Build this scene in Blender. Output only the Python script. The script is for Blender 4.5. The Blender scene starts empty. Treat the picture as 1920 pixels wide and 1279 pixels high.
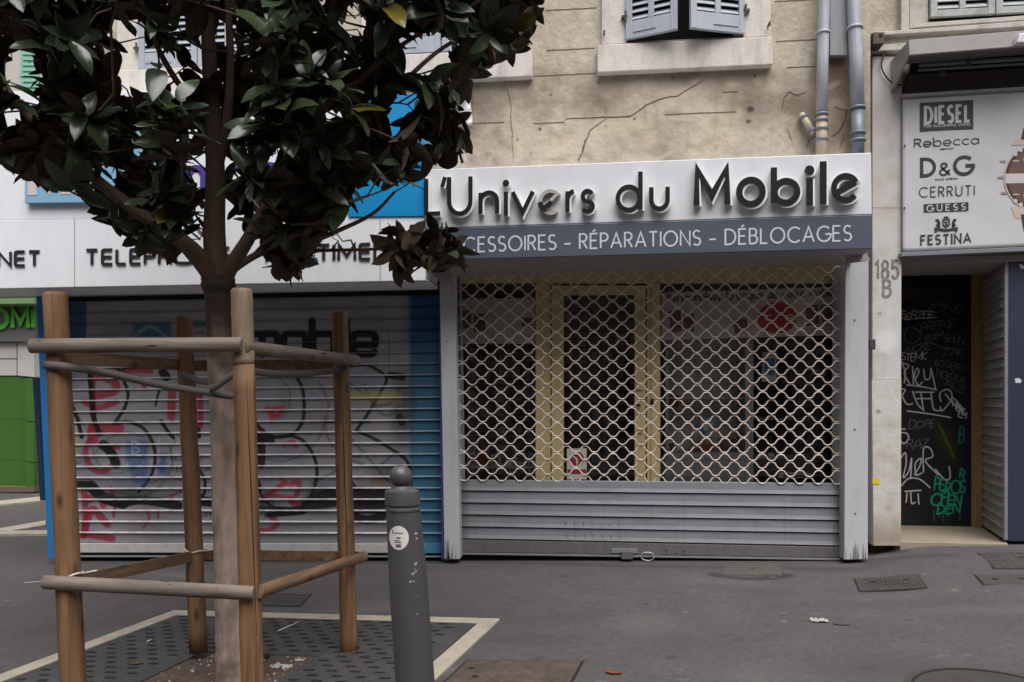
import bpy, bmesh, math, random
import numpy as np
from mathutils import Vector, noise as mnoise

SC = bpy.context.scene
COL = SC.collection
R = math.radians
random.seed(7)
RNG = np.random.default_rng(7)

# ------------------------------------------------------------------ camera, sky, sun, exposure
D = 6.36                       # distance of the shop fronts from the camera
YAW = R(6.2)
CAM = Vector((0, 0, 1.29))
cd = bpy.data.cameras.new('camera')
cam = bpy.data.objects.new('camera', cd); COL.objects.link(cam)
cam.location = CAM
cam.rotation_euler = (R(90), 0, YAW)
cd.sensor_width = 36; cd.lens = 27
cd.shift_y = 120.5 / 1920
cd.clip_start = .05; cd.clip_end = 2000
SC.camera = cam

SUN_EL, SUN_AZ = R(62), R(158)     # azimuth measured from +Y towards +X
wd = bpy.data.worlds.new('World'); SC.world = wd; wd.use_nodes = True
wn = wd.node_tree.nodes; wl = wd.node_tree.links
for n in list(wn): wn.remove(n)
sky = wn.new('ShaderNodeTexSky'); sky.sky_type = 'NISHITA'; sky.sun_disc = False
sky.sun_elevation = SUN_EL; sky.sun_rotation = SUN_AZ
sky.air_density = 1.0; sky.dust_density = 4.0; sky.ozone_density = 1.0
hsv = wn.new('ShaderNodeHueSaturation'); hsv.inputs['Saturation'].default_value = .30
bg = wn.new('ShaderNodeBackground'); bg.inputs['Strength'].default_value = .05
wo = wn.new('ShaderNodeOutputWorld')
wl.new(sky.outputs[0], hsv.inputs['Color']); wl.new(hsv.outputs[0], bg.inputs[0]); wl.new(bg.outputs[0], wo.inputs[0])

sd = bpy.data.lights.new('sun', 'SUN'); sd.energy = 1.5; sd.angle = R(55); sd.color = (1, .98, .96)
sun = bpy.data.objects.new('sun', sd); COL.objects.link(sun)
sdir = Vector((math.sin(SUN_AZ) * math.cos(SUN_EL), math.cos(SUN_AZ) * math.cos(SUN_EL), math.sin(SUN_EL)))
sun.rotation_euler = sdir.to_track_quat('Z', 'Y').to_euler()

SC.view_settings.view_transform = 'Standard'; SC.view_settings.look = 'None'
SC.view_settings.exposure = 1.4; SC.view_settings.gamma = 1
try: SC.view_settings.use_curve_mapping = False
except Exception: pass
SC.render.engine = 'CYCLES'
SC.cycles.use_denoising = True
SC.cycles.max_bounces = 8
SC.cycles.transparent_max_bounces = 12

# ------------------------------------------------------------------ finding places
FW = Vector((-math.sin(YAW), math.cos(YAW), 0)); RT = Vector((math.cos(YAW), math.sin(YAW), 0)); UP = Vector((0, 0, 1))
FPX = 1440.0
def ray(px, py): return FW + RT * ((px - 960) / FPX) + UP * ((760 - py) / FPX)
def W(px, py, Y=D):
    d = ray(px, py); return CAM + d * (Y / d.y)
def P(px, py, t): return CAM + ray(px, py) * t
X0 = -.69
def sstep(a, b, x):
    t = min(1, max(0, (x - a) / (b - a))); return t * t * (3 - 2 * t)
def gz(x, y):
    z = .0225 * x - .0115
    z += .105 * sstep(1.95, 2.75, x) * sstep(4.6, 6.2, y)
    return z
def G(px, py, dz=0):
    z = 0
    for _ in range(8):
        d = ray(px, py); t = (z - CAM.z) / d.z; p = CAM + d * t; z = gz(p.x, p.y) + dz
    p.z = z; return p
def project(p):
    v = p - CAM; t = v.dot(FW)
    return 960 + FPX * v.dot(RT) / t, 760 - FPX * v.z / t, t

def lin(c):
    c = c / 255.0
    return c / 12.92 if c <= .04045 else ((c + .055) / 1.055) ** 2.4
def rgb(r, g, b, k=1.0): return (lin(r) * k, lin(g) * k, lin(b) * k)

# ------------------------------------------------------------------ materials
def mat(name, col, rough=.6, var=.12, scale=6, stretch=(1, 1, 1), bump=0, bscale=80, metal=0, col2=None, spec=.5,
        paint=False, dirt=None, dirt_amt=0, dirt_scale=2.0, dirt_stretch=(1, 1, 1), emit=None, coat=0, speck=0, speck2=0):
    m = bpy.data.materials.new(name); m.use_nodes = True
    nt = m.node_tree; N = nt.nodes; L = nt.links
    b = N['Principled BSDF']
    b.inputs['Roughness'].default_value = rough; b.inputs['Metallic'].default_value = metal
    b.inputs['Specular IOR Level'].default_value = spec
    if coat: b.inputs['Coat Weight'].default_value = coat
    geo = N.new('ShaderNodeNewGeometry')
    mp = N.new('ShaderNodeMapping'); mp.inputs['Scale'].default_value = stretch
    L.new(geo.outputs['Position'], mp.inputs['Vector'])
    nz = N.new('ShaderNodeTexNoise'); nz.inputs['Scale'].default_value = scale; nz.inputs['Detail'].default_value = 6
    nz.inputs['Roughness'].default_value = .62
    L.new(mp.outputs[0], nz.inputs['Vector'])
    rp = N.new('ShaderNodeValToRGB'); rp.color_ramp.elements[0].position = .3; rp.color_ramp.elements[1].position = .7
    c2 = col2 if col2 else tuple(c * (1 + var) for c in col)
    c1 = col if col2 else tuple(c * (1 - var) for c in col)
    rp.color_ramp.elements[0].color = (*c1, 1); rp.color_ramp.elements[1].color = (*c2, 1)
    L.new(nz.outputs['Fac'], rp.inputs['Fac'])
    out = rp.outputs['Color']
    def mix(a, bcol, fac):
        mx = N.new('ShaderNodeMix'); mx.data_type = 'RGBA'
        if isinstance(fac, (int, float)): mx.inputs[0].default_value = fac
        else: L.new(fac, mx.inputs[0])
        L.new(a, mx.inputs[6])
        if isinstance(bcol, tuple): mx.inputs[7].default_value = (*bcol, 1)
        else: L.new(bcol, mx.inputs[7])
        return mx.outputs[2]
    if dirt_amt:
        m2 = N.new('ShaderNodeMapping'); m2.inputs['Scale'].default_value = dirt_stretch; m2.inputs['Location'].default_value = (3.1, 1.7, .4)
        L.new(geo.outputs['Position'], m2.inputs['Vector'])
        n2 = N.new('ShaderNodeTexNoise'); n2.inputs['Scale'].default_value = dirt_scale; n2.inputs['Detail'].default_value = 8; n2.inputs['Roughness'].default_value = .68
        L.new(m2.outputs[0], n2.inputs['Vector'])
        r2 = N.new('ShaderNodeMapRange'); r2.inputs[1].default_value = .48; r2.inputs[2].default_value = .75; r2.inputs[4].default_value = dirt_amt
        L.new(n2.outputs['Fac'], r2.inputs[0])
        out = mix(out, dirt or tuple(c * .45 for c in col), r2.outputs[0])
    if speck:
        n3 = N.new('ShaderNodeTexNoise'); n3.inputs['Scale'].default_value = speck; n3.inputs['Detail'].default_value = 3
        L.new(geo.outputs['Position'], n3.inputs['Vector'])
        r3 = N.new('ShaderNodeMapRange'); r3.inputs[1].default_value = .3; r3.inputs[2].default_value = .7; r3.inputs[3].default_value = .72; r3.inputs[4].default_value = 1.28
        L.new(n3.outputs['Fac'], r3.inputs[0])
        vm = N.new('ShaderNodeVectorMath'); vm.operation = 'SCALE'; L.new(out, vm.inputs[0]); L.new(r3.outputs[0], vm.inputs['Scale']); out = vm.outputs[0]
    if speck2:
        n3 = N.new('ShaderNodeTexNoise'); n3.inputs['Scale'].default_value = speck2; n3.inputs['Detail'].default_value = 4
        L.new(geo.outputs['Position'], n3.inputs['Vector'])
        r3 = N.new('ShaderNodeMapRange'); r3.inputs[1].default_value = .3; r3.inputs[2].default_value = .7; r3.inputs[3].default_value = .84; r3.inputs[4].default_value = 1.16
        L.new(n3.outputs['Fac'], r3.inputs[0])
        vm = N.new('ShaderNodeVectorMath'); vm.operation = 'SCALE'; L.new(out, vm.inputs[0]); L.new(r3.outputs[0], vm.inputs['Scale']); out = vm.outputs[0]
    if paint:
        at = N.new('ShaderNodeVertexColor'); at.layer_name = 'paint'
        out = mix(out, at.outputs['Color'], at.outputs['Alpha'])
    L.new(out, b.inputs['Base Color'])
    if emit:
        b.inputs['Emission Color'].default_value = (*emit[:3], 1); b.inputs['Emission Strength'].default_value = emit[3]
    if bump:
        bn = N.new('ShaderNodeTexNoise'); bn.inputs['Scale'].default_value = bscale; bn.inputs['Detail'].default_value = 5
        L.new(mp.outputs[0], bn.inputs['Vector'])
        bp = N.new('ShaderNodeBump'); bp.inputs['Strength'].default_value = bump; bp.inputs['Distance'].default_value = .01
        L.new(bn.outputs['Fac'], bp.inputs['Height']); L.new(bp.outputs[0], b.inputs['Normal'])
    return m

def glass_mat(name, refl=1.0, tint=(.82, .84, .84)):
    m = bpy.data.materials.new(name); m.use_nodes = True
    N = m.node_tree.nodes; L = m.node_tree.links
    for n in list(N): N.remove(n)
    o = N.new('ShaderNodeOutputMaterial'); t = N.new('ShaderNodeBsdfTransparent'); g = N.new('ShaderNodeBsdfGlossy')
    t.inputs[0].default_value = (*tint, 1); g.inputs['Roughness'].default_value = .03; g.inputs['Color'].default_value = (refl, refl, refl, 1)
    f = N.new('ShaderNodeFresnel'); f.inputs[0].default_value = 1.45
    mx = N.new('ShaderNodeMixShader')
    L.new(f.outputs[0], mx.inputs[0]); L.new(t.outputs[0], mx.inputs[1]); L.new(g.outputs[0], mx.inputs[2]); L.new(mx.outputs[0], o.inputs[0])
    return m

# ------------------------------------------------------------------ objects
def thing(name, label, cat, loc=(0, 0, 0), group=None):
    o = bpy.data.objects.new(name, None); COL.objects.link(o)
    o.location = loc; o.empty_display_size = .1
    o['label'] = label; o['category'] = cat
    if group: o['group'] = group
    return o
def tag(o, label, cat, group=None):
    o['label'] = label; o['category'] = cat
    if group: o['group'] = group
    return o

class MB:
    def __init__(s): s.v = []; s.f = []; s.mi = []; s.col = None; s.cur = 0
    def add(s, vs, fs):
        b = len(s.v); s.v += [tuple(v) for v in vs]
        for f in fs: s.f.append(tuple(b + i for i in f)); s.mi.append(s.cur)
        return b
    def quad(s, a, b, c, d): s.add([a, b, c, d], [(0, 1, 2, 3)])
    def hexa(s, p):          # p: 4 front corners (tl,tr,br,bl) then 4 back corners
        s.add(p, [(0, 3, 2, 1), (4, 5, 6, 7), (0, 1, 5, 4), (1, 2, 6, 5), (2, 3, 7, 6), (3, 0, 4, 7)])
    def slab(s, tl, tr, br, bl, off):
        off = Vector(off); s.hexa([Vector(q) for q in (tl, tr, br, bl)] + [Vector(q) + off for q in (tl, tr, br, bl)])
    def pquad(s, pts, Y, th):    # photo corners (tl,tr,br,bl) laid on plane y=Y, thickness th away from the viewer
        c = [W(x, y, Y) for x, y in pts]; s.slab(*c, (0, th, 0))
    def prect(s, x0, y0, x1, y1, Y, th): s.pquad([(x0, y0), (x1, y0), (x1, y1), (x0, y1)], Y, th)
    def box(s, c, sx, sy, sz):
        x, y, z = c; hx, hy, hz = sx / 2, sy / 2, sz / 2
        s.hexa([Vector(q) for q in ((x-hx, y-hy, z+hz), (x+hx, y-hy, z+hz), (x+hx, y-hy, z-hz), (x-hx, y-hy, z-hz),
                                    (x-hx, y+hy, z+hz), (x+hx, y+hy, z+hz), (x+hx, y+hy, z-hz), (x-hx, y+hy, z-hz))])
    def tube(s, pts, r, n=8, cap=True, half=None):
        pts = [Vector(p) for p in pts]; rr = r if isinstance(r, (list, tuple)) else [r] * len(pts)
        up = None; rings = []
        for i, p in enumerate(pts):
            d = (pts[min(i + 1, len(pts) - 1)] - pts[max(i - 1, 0)]).normalized()
            if up is None:
                up = Vector((0, 0, 1)) if abs(d.z) < .9 else Vector((1, 0, 0))
            a = d.cross(up).normalized(); up = a.cross(d).normalized()
            rings.append([p + (a * math.cos(2 * math.pi * k / n) + up * math.sin(2 * math.pi * k / n)) * rr[i] for k in range(n)])
        b = len(s.v)
        for rg in rings: s.v += [tuple(q) for q in rg]
        for i in range(len(pts) - 1):
            for k in range(n):
                s.f.append((b + i*n + k, b + i*n + (k+1) % n, b + (i+1)*n + (k+1) % n, b + (i+1)*n + k)); s.mi.append(s.cur)
        if cap:
            s.f.append(tuple(b + k for k in reversed(range(n)))); s.mi.append(s.cur)
            s.f.append(tuple(b + (len(pts)-1)*n + k for k in range(n))); s.mi.append(s.cur)
    def half_log(s, a, b_, r, outward, n=9, seg=6, wob=.0012, rnd=True):
        """half-round log: round side towards `outward`, flat side behind"""
        a = Vector(a); b_ = Vector(b_); d = (b_ - a).normalized(); o = Vector(outward); o = (o - d * o.dot(d)).normalized(); u = d.cross(o).normalized()
        base = len(s.v); N = seg + 1
        for i in range(N):
            t = i / seg; c = a.lerp(b_, t); k = 1.0
            rr = r * (1 + random.uniform(-wob, wob) * 8)
            for j in range(n):
                an = math.pi * (j / (n - 1)) - math.pi / 2
                s.v.append(tuple(c + (u * math.sin(an) + o * math.cos(an) * .95) * rr * k))
        for i in range(seg):
            for j in range(n):
                j2 = (j + 1) % n
                s.f.append((base + i*n + j, base + i*n + j2, base + (i+1)*n + j2, base + (i+1)*n + j)); s.mi.append(s.cur)
        s.f.append(tuple(base + k for k in reversed(range(n)))); s.mi.append(s.cur)
        s.f.append(tuple(base + seg*n + k for k in range(n))); s.mi.append(s.cur)
    def lathe(s, c, prof, n=24, lean=(0, 0)):
        base = len(s.v); c = Vector(c)
        for r, z in prof:
            for k in range(n):
                an = 2 * math.pi * k / n
                s.v.append((c.x + r * math.cos(an) + lean[0] * z, c.y + r * math.sin(an) + lean[1] * z, c.z + z))
        for i in range(len(prof) - 1):
            for k in range(n):
                s.f.append((base + i*n + k, base + i*n + (k+1) % n, base + (i+1)*n + (k+1) % n, base + (i+1)*n + k)); s.mi.append(s.cur)
        s.f.append(tuple(base + k for k in reversed(range(n)))); s.mi.append(s.cur)
        s.f.append(tuple(base + (len(prof)-1)*n + k for k in range(n))); s.mi.append(s.cur)
    def grid(s, nu, nv, fn):
        base = len(s.v)
        for j in range(nv + 1):
            for i in range(nu + 1): s.v.append(tuple(fn(i / nu, j / nv)))
        for j in range(nv):
            for i in range(nu):
                a = base + j*(nu+1) + i
                s.f.append((a, a + nu + 1, a + nu + 2, a + 1)); s.mi.append(s.cur)
    def build(s, name, m, parent=None, smooth=False, bevel=0, label=None):
        me = bpy.data.meshes.new(name); me.from_pydata(s.v, [], s.f); me.validate()
        ms = m if isinstance(m, (list, tuple)) else [m]
        for x in ms: me.materials.append(x)
        if len(ms) > 1: me.polygons.foreach_set('material_index', s.mi[:len(me.polygons)])
        if smooth: me.polygons.foreach_set('use_smooth', [True] * len(me.polygons))
        bm = bmesh.new(); bm.from_mesh(me); bmesh.ops.recalc_face_normals(bm, faces=bm.faces) if smooth != 'keep' else None
        bm.to_mesh(me); bm.free()
        if s.col is not None:
            at = me.color_attributes.new('paint', 'FLOAT_COLOR', 'POINT'); at.data.foreach_set('color', np.asarray(s.col, dtype=np.float32).ravel())
        o = bpy.data.objects.new(name, me); COL.objects.link(o)
        if parent is not None:
            o.parent = parent
            q = parent; off = Vector((0, 0, 0))
            while q is not None: off += Vector(q.location); q = q.parent
            o.location = -off
        if bevel:
            bv = o.modifiers.new('bevel', 'BEVEL'); bv.width = bevel; bv.segments = 2; bv.limit_method = 'ANGLE'; bv.angle_limit = R(40)
        if label: o['label'] = label
        return o
def struct(o, kind='structure'): o['kind'] = kind; return o

# ------------------------------------------------------------------ lettering made of strokes
SQ = 1.0
def arc(cx, cy, rx, ry, a0, a1, n=14):
    out = []
    for i in range(n + 1):
        a = R(a0 + (a1 - a0) * i / n); c, s_ = math.cos(a), math.sin(a)
        c = math.copysign(abs(c) ** SQ, c); s_ = math.copysign(abs(s_) ** SQ, s_)
        out.append((cx + rx * c, cy + ry * s_))
    return out
def glyph(ch):
    """(width, strokes) with cap height 1 and x-height .66"""
    X = .66; h = X / 2
    A = arc
    g = {
     'A': (.78, [[(0,0),(.39,1),(.78,0)], [(.14,.33),(.64,.33)]]),
     'B': (.56, [[(0,0),(0,1)] + A(.26,.77,.24,.23,90,-90) + [(0,.54)], [(.02,.54),(.26,.54)] + A(.28,.27,.28,.27,90,-90) + [(0,0)]]),
     'C': (.86, [A(.5,.5,.5,.5,45,315,20)]),
     'D': (.74, [[(0,0),(0,1),(.24,1)] + A(.24,.5,.5,.5,90,-90,18) + [(.0,0)]]),
     'E': (.52, [[(.52,1),(0,1),(0,0),(.52,0)], [(0,.53),(.45,.53)]]),
     'F': (.5, [[(.5,1),(0,1),(0,0)], [(0,.52),(.43,.52)]]),
     'G': (.9, [A(.5,.5,.5,.5,45,350,20) + [(.98,.48),(.58,.48)]]),
     'H': (.66, [[(0,0),(0,1)], [(.66,0),(.66,1)], [(0,.52),(.66,.52)]]),
     'I': (.0, [[(0,0),(0,1)]]),
     'K': (.6, [[(0,0),(0,1)], [(.58,1),(.02,.5),(.6,0)]]),
     'L': (.48, [[(0,1),(0,0),(.48,0)]]),
     'M': (.9, [[(0,0),(0.02,1),(.45,.25),(.88,1),(.9,0)]]),
     'N': (.7, [[(0,0),(0,1),(.7,0),(.7,1)]]),
     'O': (1.0, [A(.5,.5,.5,.5,90,450,28)]),
     'P': (.54, [[(0,0),(0,1),(.26,1)] + A(.26,.74,.28,.26,90,-90) + [(0,.48)]]),
     'R': (.56, [[(0,0),(0,1),(.26,1)] + A(.26,.75,.27,.25,90,-90) + [(0,.5)], [(.24,.5),(.56,0)]]),
     'S': (.54, [A(.27,.75,.25,.25,35,270,14) + A(.27,.25,.27,.25,90,-145,14)]),
     'T': (.62, [[(0,1),(.62,1)], [(.31,1),(.31,0)]]),
     'U': (.66, [[(0,1),(0,.33)] + A(.33,.33,.33,.33,180,360,16) + [(.66,1)]]),
     'V': (.76, [[(0,1),(.38,0),(.76,1)]]),
     'Y': (.7, [[(0,1),(.35,.5),(.7,1)], [(.35,.5),(.35,0)]]),
     'Z': (.6, [[(0,1),(.6,1),(0,0),(.6,0)]]),
     '1': (.26, [[(0,.78),(.24,1),(.24,0)]]),
     '8': (.54, [A(.27,.76,.23,.24,-90,270,18), A(.27,.26,.27,.26,90,450,18)]),
     '5': (.54, [[(.5,1),(.06,1),(.03,.58)] + A(.25,.32,.28,.31,120,-150,14)]),
     '0': (.6, [A(.3,.5,.3,.5,90,450,22)]),
     '3': (.5, [A(.24,.76,.23,.24,160,-90,12), A(.24,.26,.26,.26,90,-160,12)]),
     '&': (.74, [[(.72,0),(.14,.66)] + A(.3,.82,.19,.18,200,-40,12) + [(.1,.42)] + A(.27,.25,.25,.25,140,300,10) + [(.7,.45)]]),
     '-': (.34, [[(0,.4),(.34,.4)]]),
     "'": (.0, [[(0.06,1.0),(-.02,.74)]]),
     '.': (.0, [[(0,0),(0,.08)]]),
     ' ': (.36, []),
     'a': (.62, [A(h-.02,h,h-.02,h,90,450,22), [(.62,0),(.62,X)]]),
     'b': (.64, [A(h,h,h-.02,h,90,450,22), [(.0,0),(.0,1.08)]]),
     'c': (.56, [A(h,h,h,h,48,312,16)]),
     'd': (.64, [A(h-.02,h,h-.02,h,90,450,22), [(.64,0),(.64,1.08)]]),
     'e': (.66, [[(.02,.3),(.64,.3)] + A(h,h,h,h,4,318,20)]),
     'ε': (.66, [[(h+h*math.cos(R(206)),h+h*math.sin(R(206))),(h+h*math.cos(R(28)),h+h*math.sin(R(28)))], A(h,h,h,h,27,322,20)]),
     'i': (.0, [[(0,0),(0,X)], [(0,.84),(0,.93)]]),
     'l': (.0, [[(0,0),(0,1.08)]]),
     'm': (.9, [[(0,0),(0,X)], [(0,.38)] + A(.225,.43,.225,.23,180,0,12) + [(.45,0)], [(.45,.38)] + A(.675,.43,.225,.23,180,0,12) + [(.9,0)]]),
     'n': (.54, [[(0,0),(0,X)], [(0,.36)] + A(.27,.39,.27,.27,180,0,14) + [(.54,0)]]),
     'o': (.66, [A(h,h,h,h,90,450,24)]),
     'q': (.62, [A(h-.02,h,h-.02,h,90,450,22), [(.62,-.36),(.62,X)]]),
     'r': (.3, [[(0,0),(0,X)], [(0,.34)] + A(.3,.36,.3,.3,180,95,8)]),
     's': (.4, [A(.2,.49,.17,.17,25,270,12) + A(.2,.16,.19,.16,90,-150,12)]),
     't': (.34, [[(.12,.95),(.12,.14)] + A(.26,.14,.14,.14,180,280,6), [(0,X),(.32,X)]]),
     'u': (.54, [[(0,X),(0,.27)] + A(.27,.27,.27,.27,180,360,14) + [(.54,X)]]),
     'v': (.56, [[(0,X),(.28,0),(.56,X)]]),
     'z': (.46, [[(0,X),(.46,X),(0,0),(.46,0)]]),
    }
    if SQ < 1 and ch == 'E':
        return .58, [[(.58,1),(.22,1)] + arc(.22,.78,.2,.22,90,180,5) + arc(.22,.22,.2,.22,180,270,5) + [(.58,0)], [(.04,.5),(.55,.5)]]
    if SQ < 1 and ch == 'L':
        return .5, [[(0,1),(0,.22)] + arc(.2,.22,.2,.22,180,270,5) + [(.5,0)]]
    if ch == 'É':
        w, st = g['E']; return w, st + [[(.18, 1.12), (.36, 1.28)]]
    return g.get(ch, g[' '])
def ribbon(pts, w):
    """left and right outlines of a stroke, mitred"""
    p = [np.array(q, float) for q in pts]
    q = [p[0]]
    for a in p[1:]:
        if np.hypot(*(a - q[-1])) > 1e-6: q.append(a)
    p = q; closed = len(p) > 3 and np.hypot(*(p[0] - p[-1])) < 1e-4
    if closed: p = p[:-1]
    n = len(p); Lf, Rt = [], []
    for i in range(n):
        if closed: a, b = p[i - 1], p[(i + 1) % n]
        else: a, b = p[max(i - 1, 0)], p[min(i + 1, n - 1)]
        d1 = p[i] - a; d2 = b - p[i]
        if not d1.any(): d1 = d2
        if not d2.any(): d2 = d1
        d1 = d1 / np.hypot(*d1); d2 = d2 / np.hypot(*d2)
        n1 = np.array((-d1[1], d1[0])); n2 = np.array((-d2[1], d2[0]))
        m = n1 + n2; l = np.hypot(*m)
        m = n1 if l < 1e-3 else m / l
        k = min(1 / max(.35, m.dot(n1)), 2.2)
        Lf.append(p[i] + m * w / 2 * k); Rt.append(p[i] - m * w / 2 * k)
    return Lf, Rt, closed
def emboss(mb, strokes, w, place, depth, side_from=0.0):
    """strokes in 2D -> raised letters; place(x, y, h) gives the 3D point h above the board"""
    for k, st in enumerate(strokes):
        if len(st) < 2: continue
        Lf, Rt, cl = ribbon(st, w); n = len(Lf); e = depth + (k % 5) * .0002; base = len(mb.v)
        for i in range(n):
            mb.v += [tuple(place(*Lf[i], e)), tuple(place(*Rt[i], e)), tuple(place(*Lf[i], side_from)), tuple(place(*Rt[i], side_from))]
        for i in range(n if cl else n - 1):
            a = base + 4 * i; b = base + 4 * ((i + 1) % n)
            for f in ((a, b, b + 1, a + 1), (a, a + 2, b + 2, b), (a + 1, b + 1, b + 3, a + 3)): mb.f.append(f); mb.mi.append(mb.cur)
        if not cl:
            for a in (base, base + 4 * (n - 1)): mb.f.append((a, a + 1, a + 3, a + 2)); mb.mi.append(mb.cur)
def serifs(strokes, s):
    out = list(strokes)
    for st in strokes:
        for q, r in ((st[0], st[1]), (st[-1], st[-2])):
            if abs(q[0] - r[0]) < .02 + .2 * abs(q[1] - r[1]): out.append([(q[0] - s, q[1]), (q[0] + s, q[1])])
    return out
def layout(text, gap=.22, sq=1.0, serif=0, slant=0, jit=0, rnd=None):
    global SQ
    SQ = sq; x = 0; out = []
    for ch in text:
        w, st = glyph(ch)
        if serif: st = serifs(st, serif)
        dy = rnd.uniform(-jit, jit) if rnd else 0; sc = 1 + (rnd.uniform(-jit, jit) if rnd else 0)
        out += [[(x + px * sc + slant * py, py * sc + dy) for px, py in s_] for s_ in st]
        x += w + gap
    SQ = 1.0
    return out, x - gap
def text_on(mb, text, x0, y0, x1, y1, h, w, Y, depth=.003, gap=.22, sq=1.0, serif=0, slant=0):
    """text with its baseline between two photo points on plane y=Y; h cap height and w stroke width in photo pixels"""
    st, tw = layout(text, gap, sq, serif, slant)
    tw = max(tw, 1e-3); kx = (x1 - x0) / tw if tw > .05 else h
    def place(u, v, e): return W(x0 + u, y0 + (y1 - y0) * u / (x1 - x0 if abs(x1 - x0) > 1 else 1) - v, Y - e)
    S = [[(px * kx, py * h) for px, py in s_] for s_ in st]
    emboss(mb, S, w, lambda u, v, e: place(u, v, e), depth)
def disc_on(mb, cx, cy, rx, ry, Y, depth, n=28):
    base = len(mb.v)
    for k in range(n):
        a = 2 * math.pi * k / n; mb.v.append(tuple(W(cx + rx * math.cos(a), cy + ry * math.sin(a), Y - depth)))
    for k in range(n):
        a = 2 * math.pi * k / n; mb.v.append(tuple(W(cx + rx * math.cos(a), cy + ry * math.sin(a), Y)))
    mb.f.append(tuple(base + k for k in range(n))); mb.mi.append(mb.cur)
    for k in range(n): mb.f.append((base + k, base + n + k, base + n + (k+1) % n, base + (k+1) % n)); mb.mi.append(mb.cur)
def poly_on(mb, pts, Y, depth):
    base = len(mb.v); n = len(pts)
    for x, y in pts: mb.v.append(tuple(W(x, y, Y - depth)))
    for x, y in pts: mb.v.append(tuple(W(x, y, Y)))
    mb.f.append(tuple(base + k for k in range(n))); mb.mi.append(mb.cur)
    for k in range(n): mb.f.append((base + k, base + n + k, base + n + (k+1) % n, base + (k+1) % n)); mb.mi.append(mb.cur)

# ------------------------------------------------------------------ spray paint as vertex colour
def seg_dist(PX, PY, pts):
    best = np.full(PX.shape, 1e9)
    for (ax, ay), (bx, by) in zip(pts[:-1], pts[1:]):
        dx, dy = bx - ax, by - ay; l2 = dx*dx + dy*dy + 1e-9
        t = np.clip(((PX - ax) * dx + (PY - ay) * dy) / l2, 0, 1)
        best = np.minimum(best, np.hypot(PX - ax - t*dx, PY - ay - t*dy))
    return best
def smooth_line(pts, n=6):
    """Catmull-Rom through the points"""
    if len(pts) < 3: return pts
    p = [pts[0]] + list(pts) + [pts[-1]]; out = []
    for i in range(1, len(p) - 2):
        p0, p1, p2, p3 = (np.array(q, float) for q in p[i-1:i+3])
        for k in range(n):
            t = k / n
            out.append(tuple(.5 * ((2*p1) + (-p0+p2)*t + (2*p0-5*p1+4*p2-p3)*t*t + (-p0+3*p1-3*p2+p3)*t**3)))
    out.append(tuple(pts[-1])); return out
def spray(COLR, PX, PY, pts, w, c, a=1.0, soft=1.5, curve=True):
    pts = smooth_line(pts) if curve else pts
    xs = [q[0] for q in pts]; ys = [q[1] for q in pts]; m = w + soft * 3
    idx = np.where((PX > min(xs)-m) & (PX < max(xs)+m) & (PY > min(ys)-m) & (PY < max(ys)+m))[0]
    if len(idx) == 0: return
    d = seg_dist(PX[idx], PY[idx], pts)
    k = a * np.clip((w / 2 + soft - d) / (2 * soft), 0, 1)
    blend(COLR, idx, c, k)
def blend(COLR, idx, c, k):
    a0 = COLR[idx, 3]; an = k + a0 * (1 - k); s = np.maximum(an, 1e-6)
    for j in range(3): COLR[idx, j] = (c[j] * k + COLR[idx, j] * a0 * (1 - k)) / s
    COLR[idx, 3] = an
def patch(COLR, PX, PY, x0, y0, x1, y1, c, a=1.0, soft=3):
    k = a * np.clip(np.minimum(np.minimum(PX - x0, x1 - PX), np.minimum(PY - y0, y1 - PY)) / (2*soft) + .5, 0, 1)
    blend(COLR, np.arange(len(PX)), c, k)
def blob(COLR, PX, PY, cx, cy, rx, ry, c, a=1.0, soft=.5, rot=0):
    ca, sa = math.cos(R(rot)), math.sin(R(rot)); X = PX - cx; Yv = PY - cy
    d = np.hypot((X*ca + Yv*sa) / rx, (-X*sa + Yv*ca) / ry)
    k = a * np.clip((1 + soft - d) / (2 * soft), 0, 1)
    blend(COLR, np.arange(len(PX)), c, k)

def words(nm, m, parent, *calls):
    """each word or line a raised part of its own"""
    for args, kw in calls:
        q = MB(); text_on(q, *args, **kw); q.build(nm, m, parent)
def C_(*args, **kw): return args, kw
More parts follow.
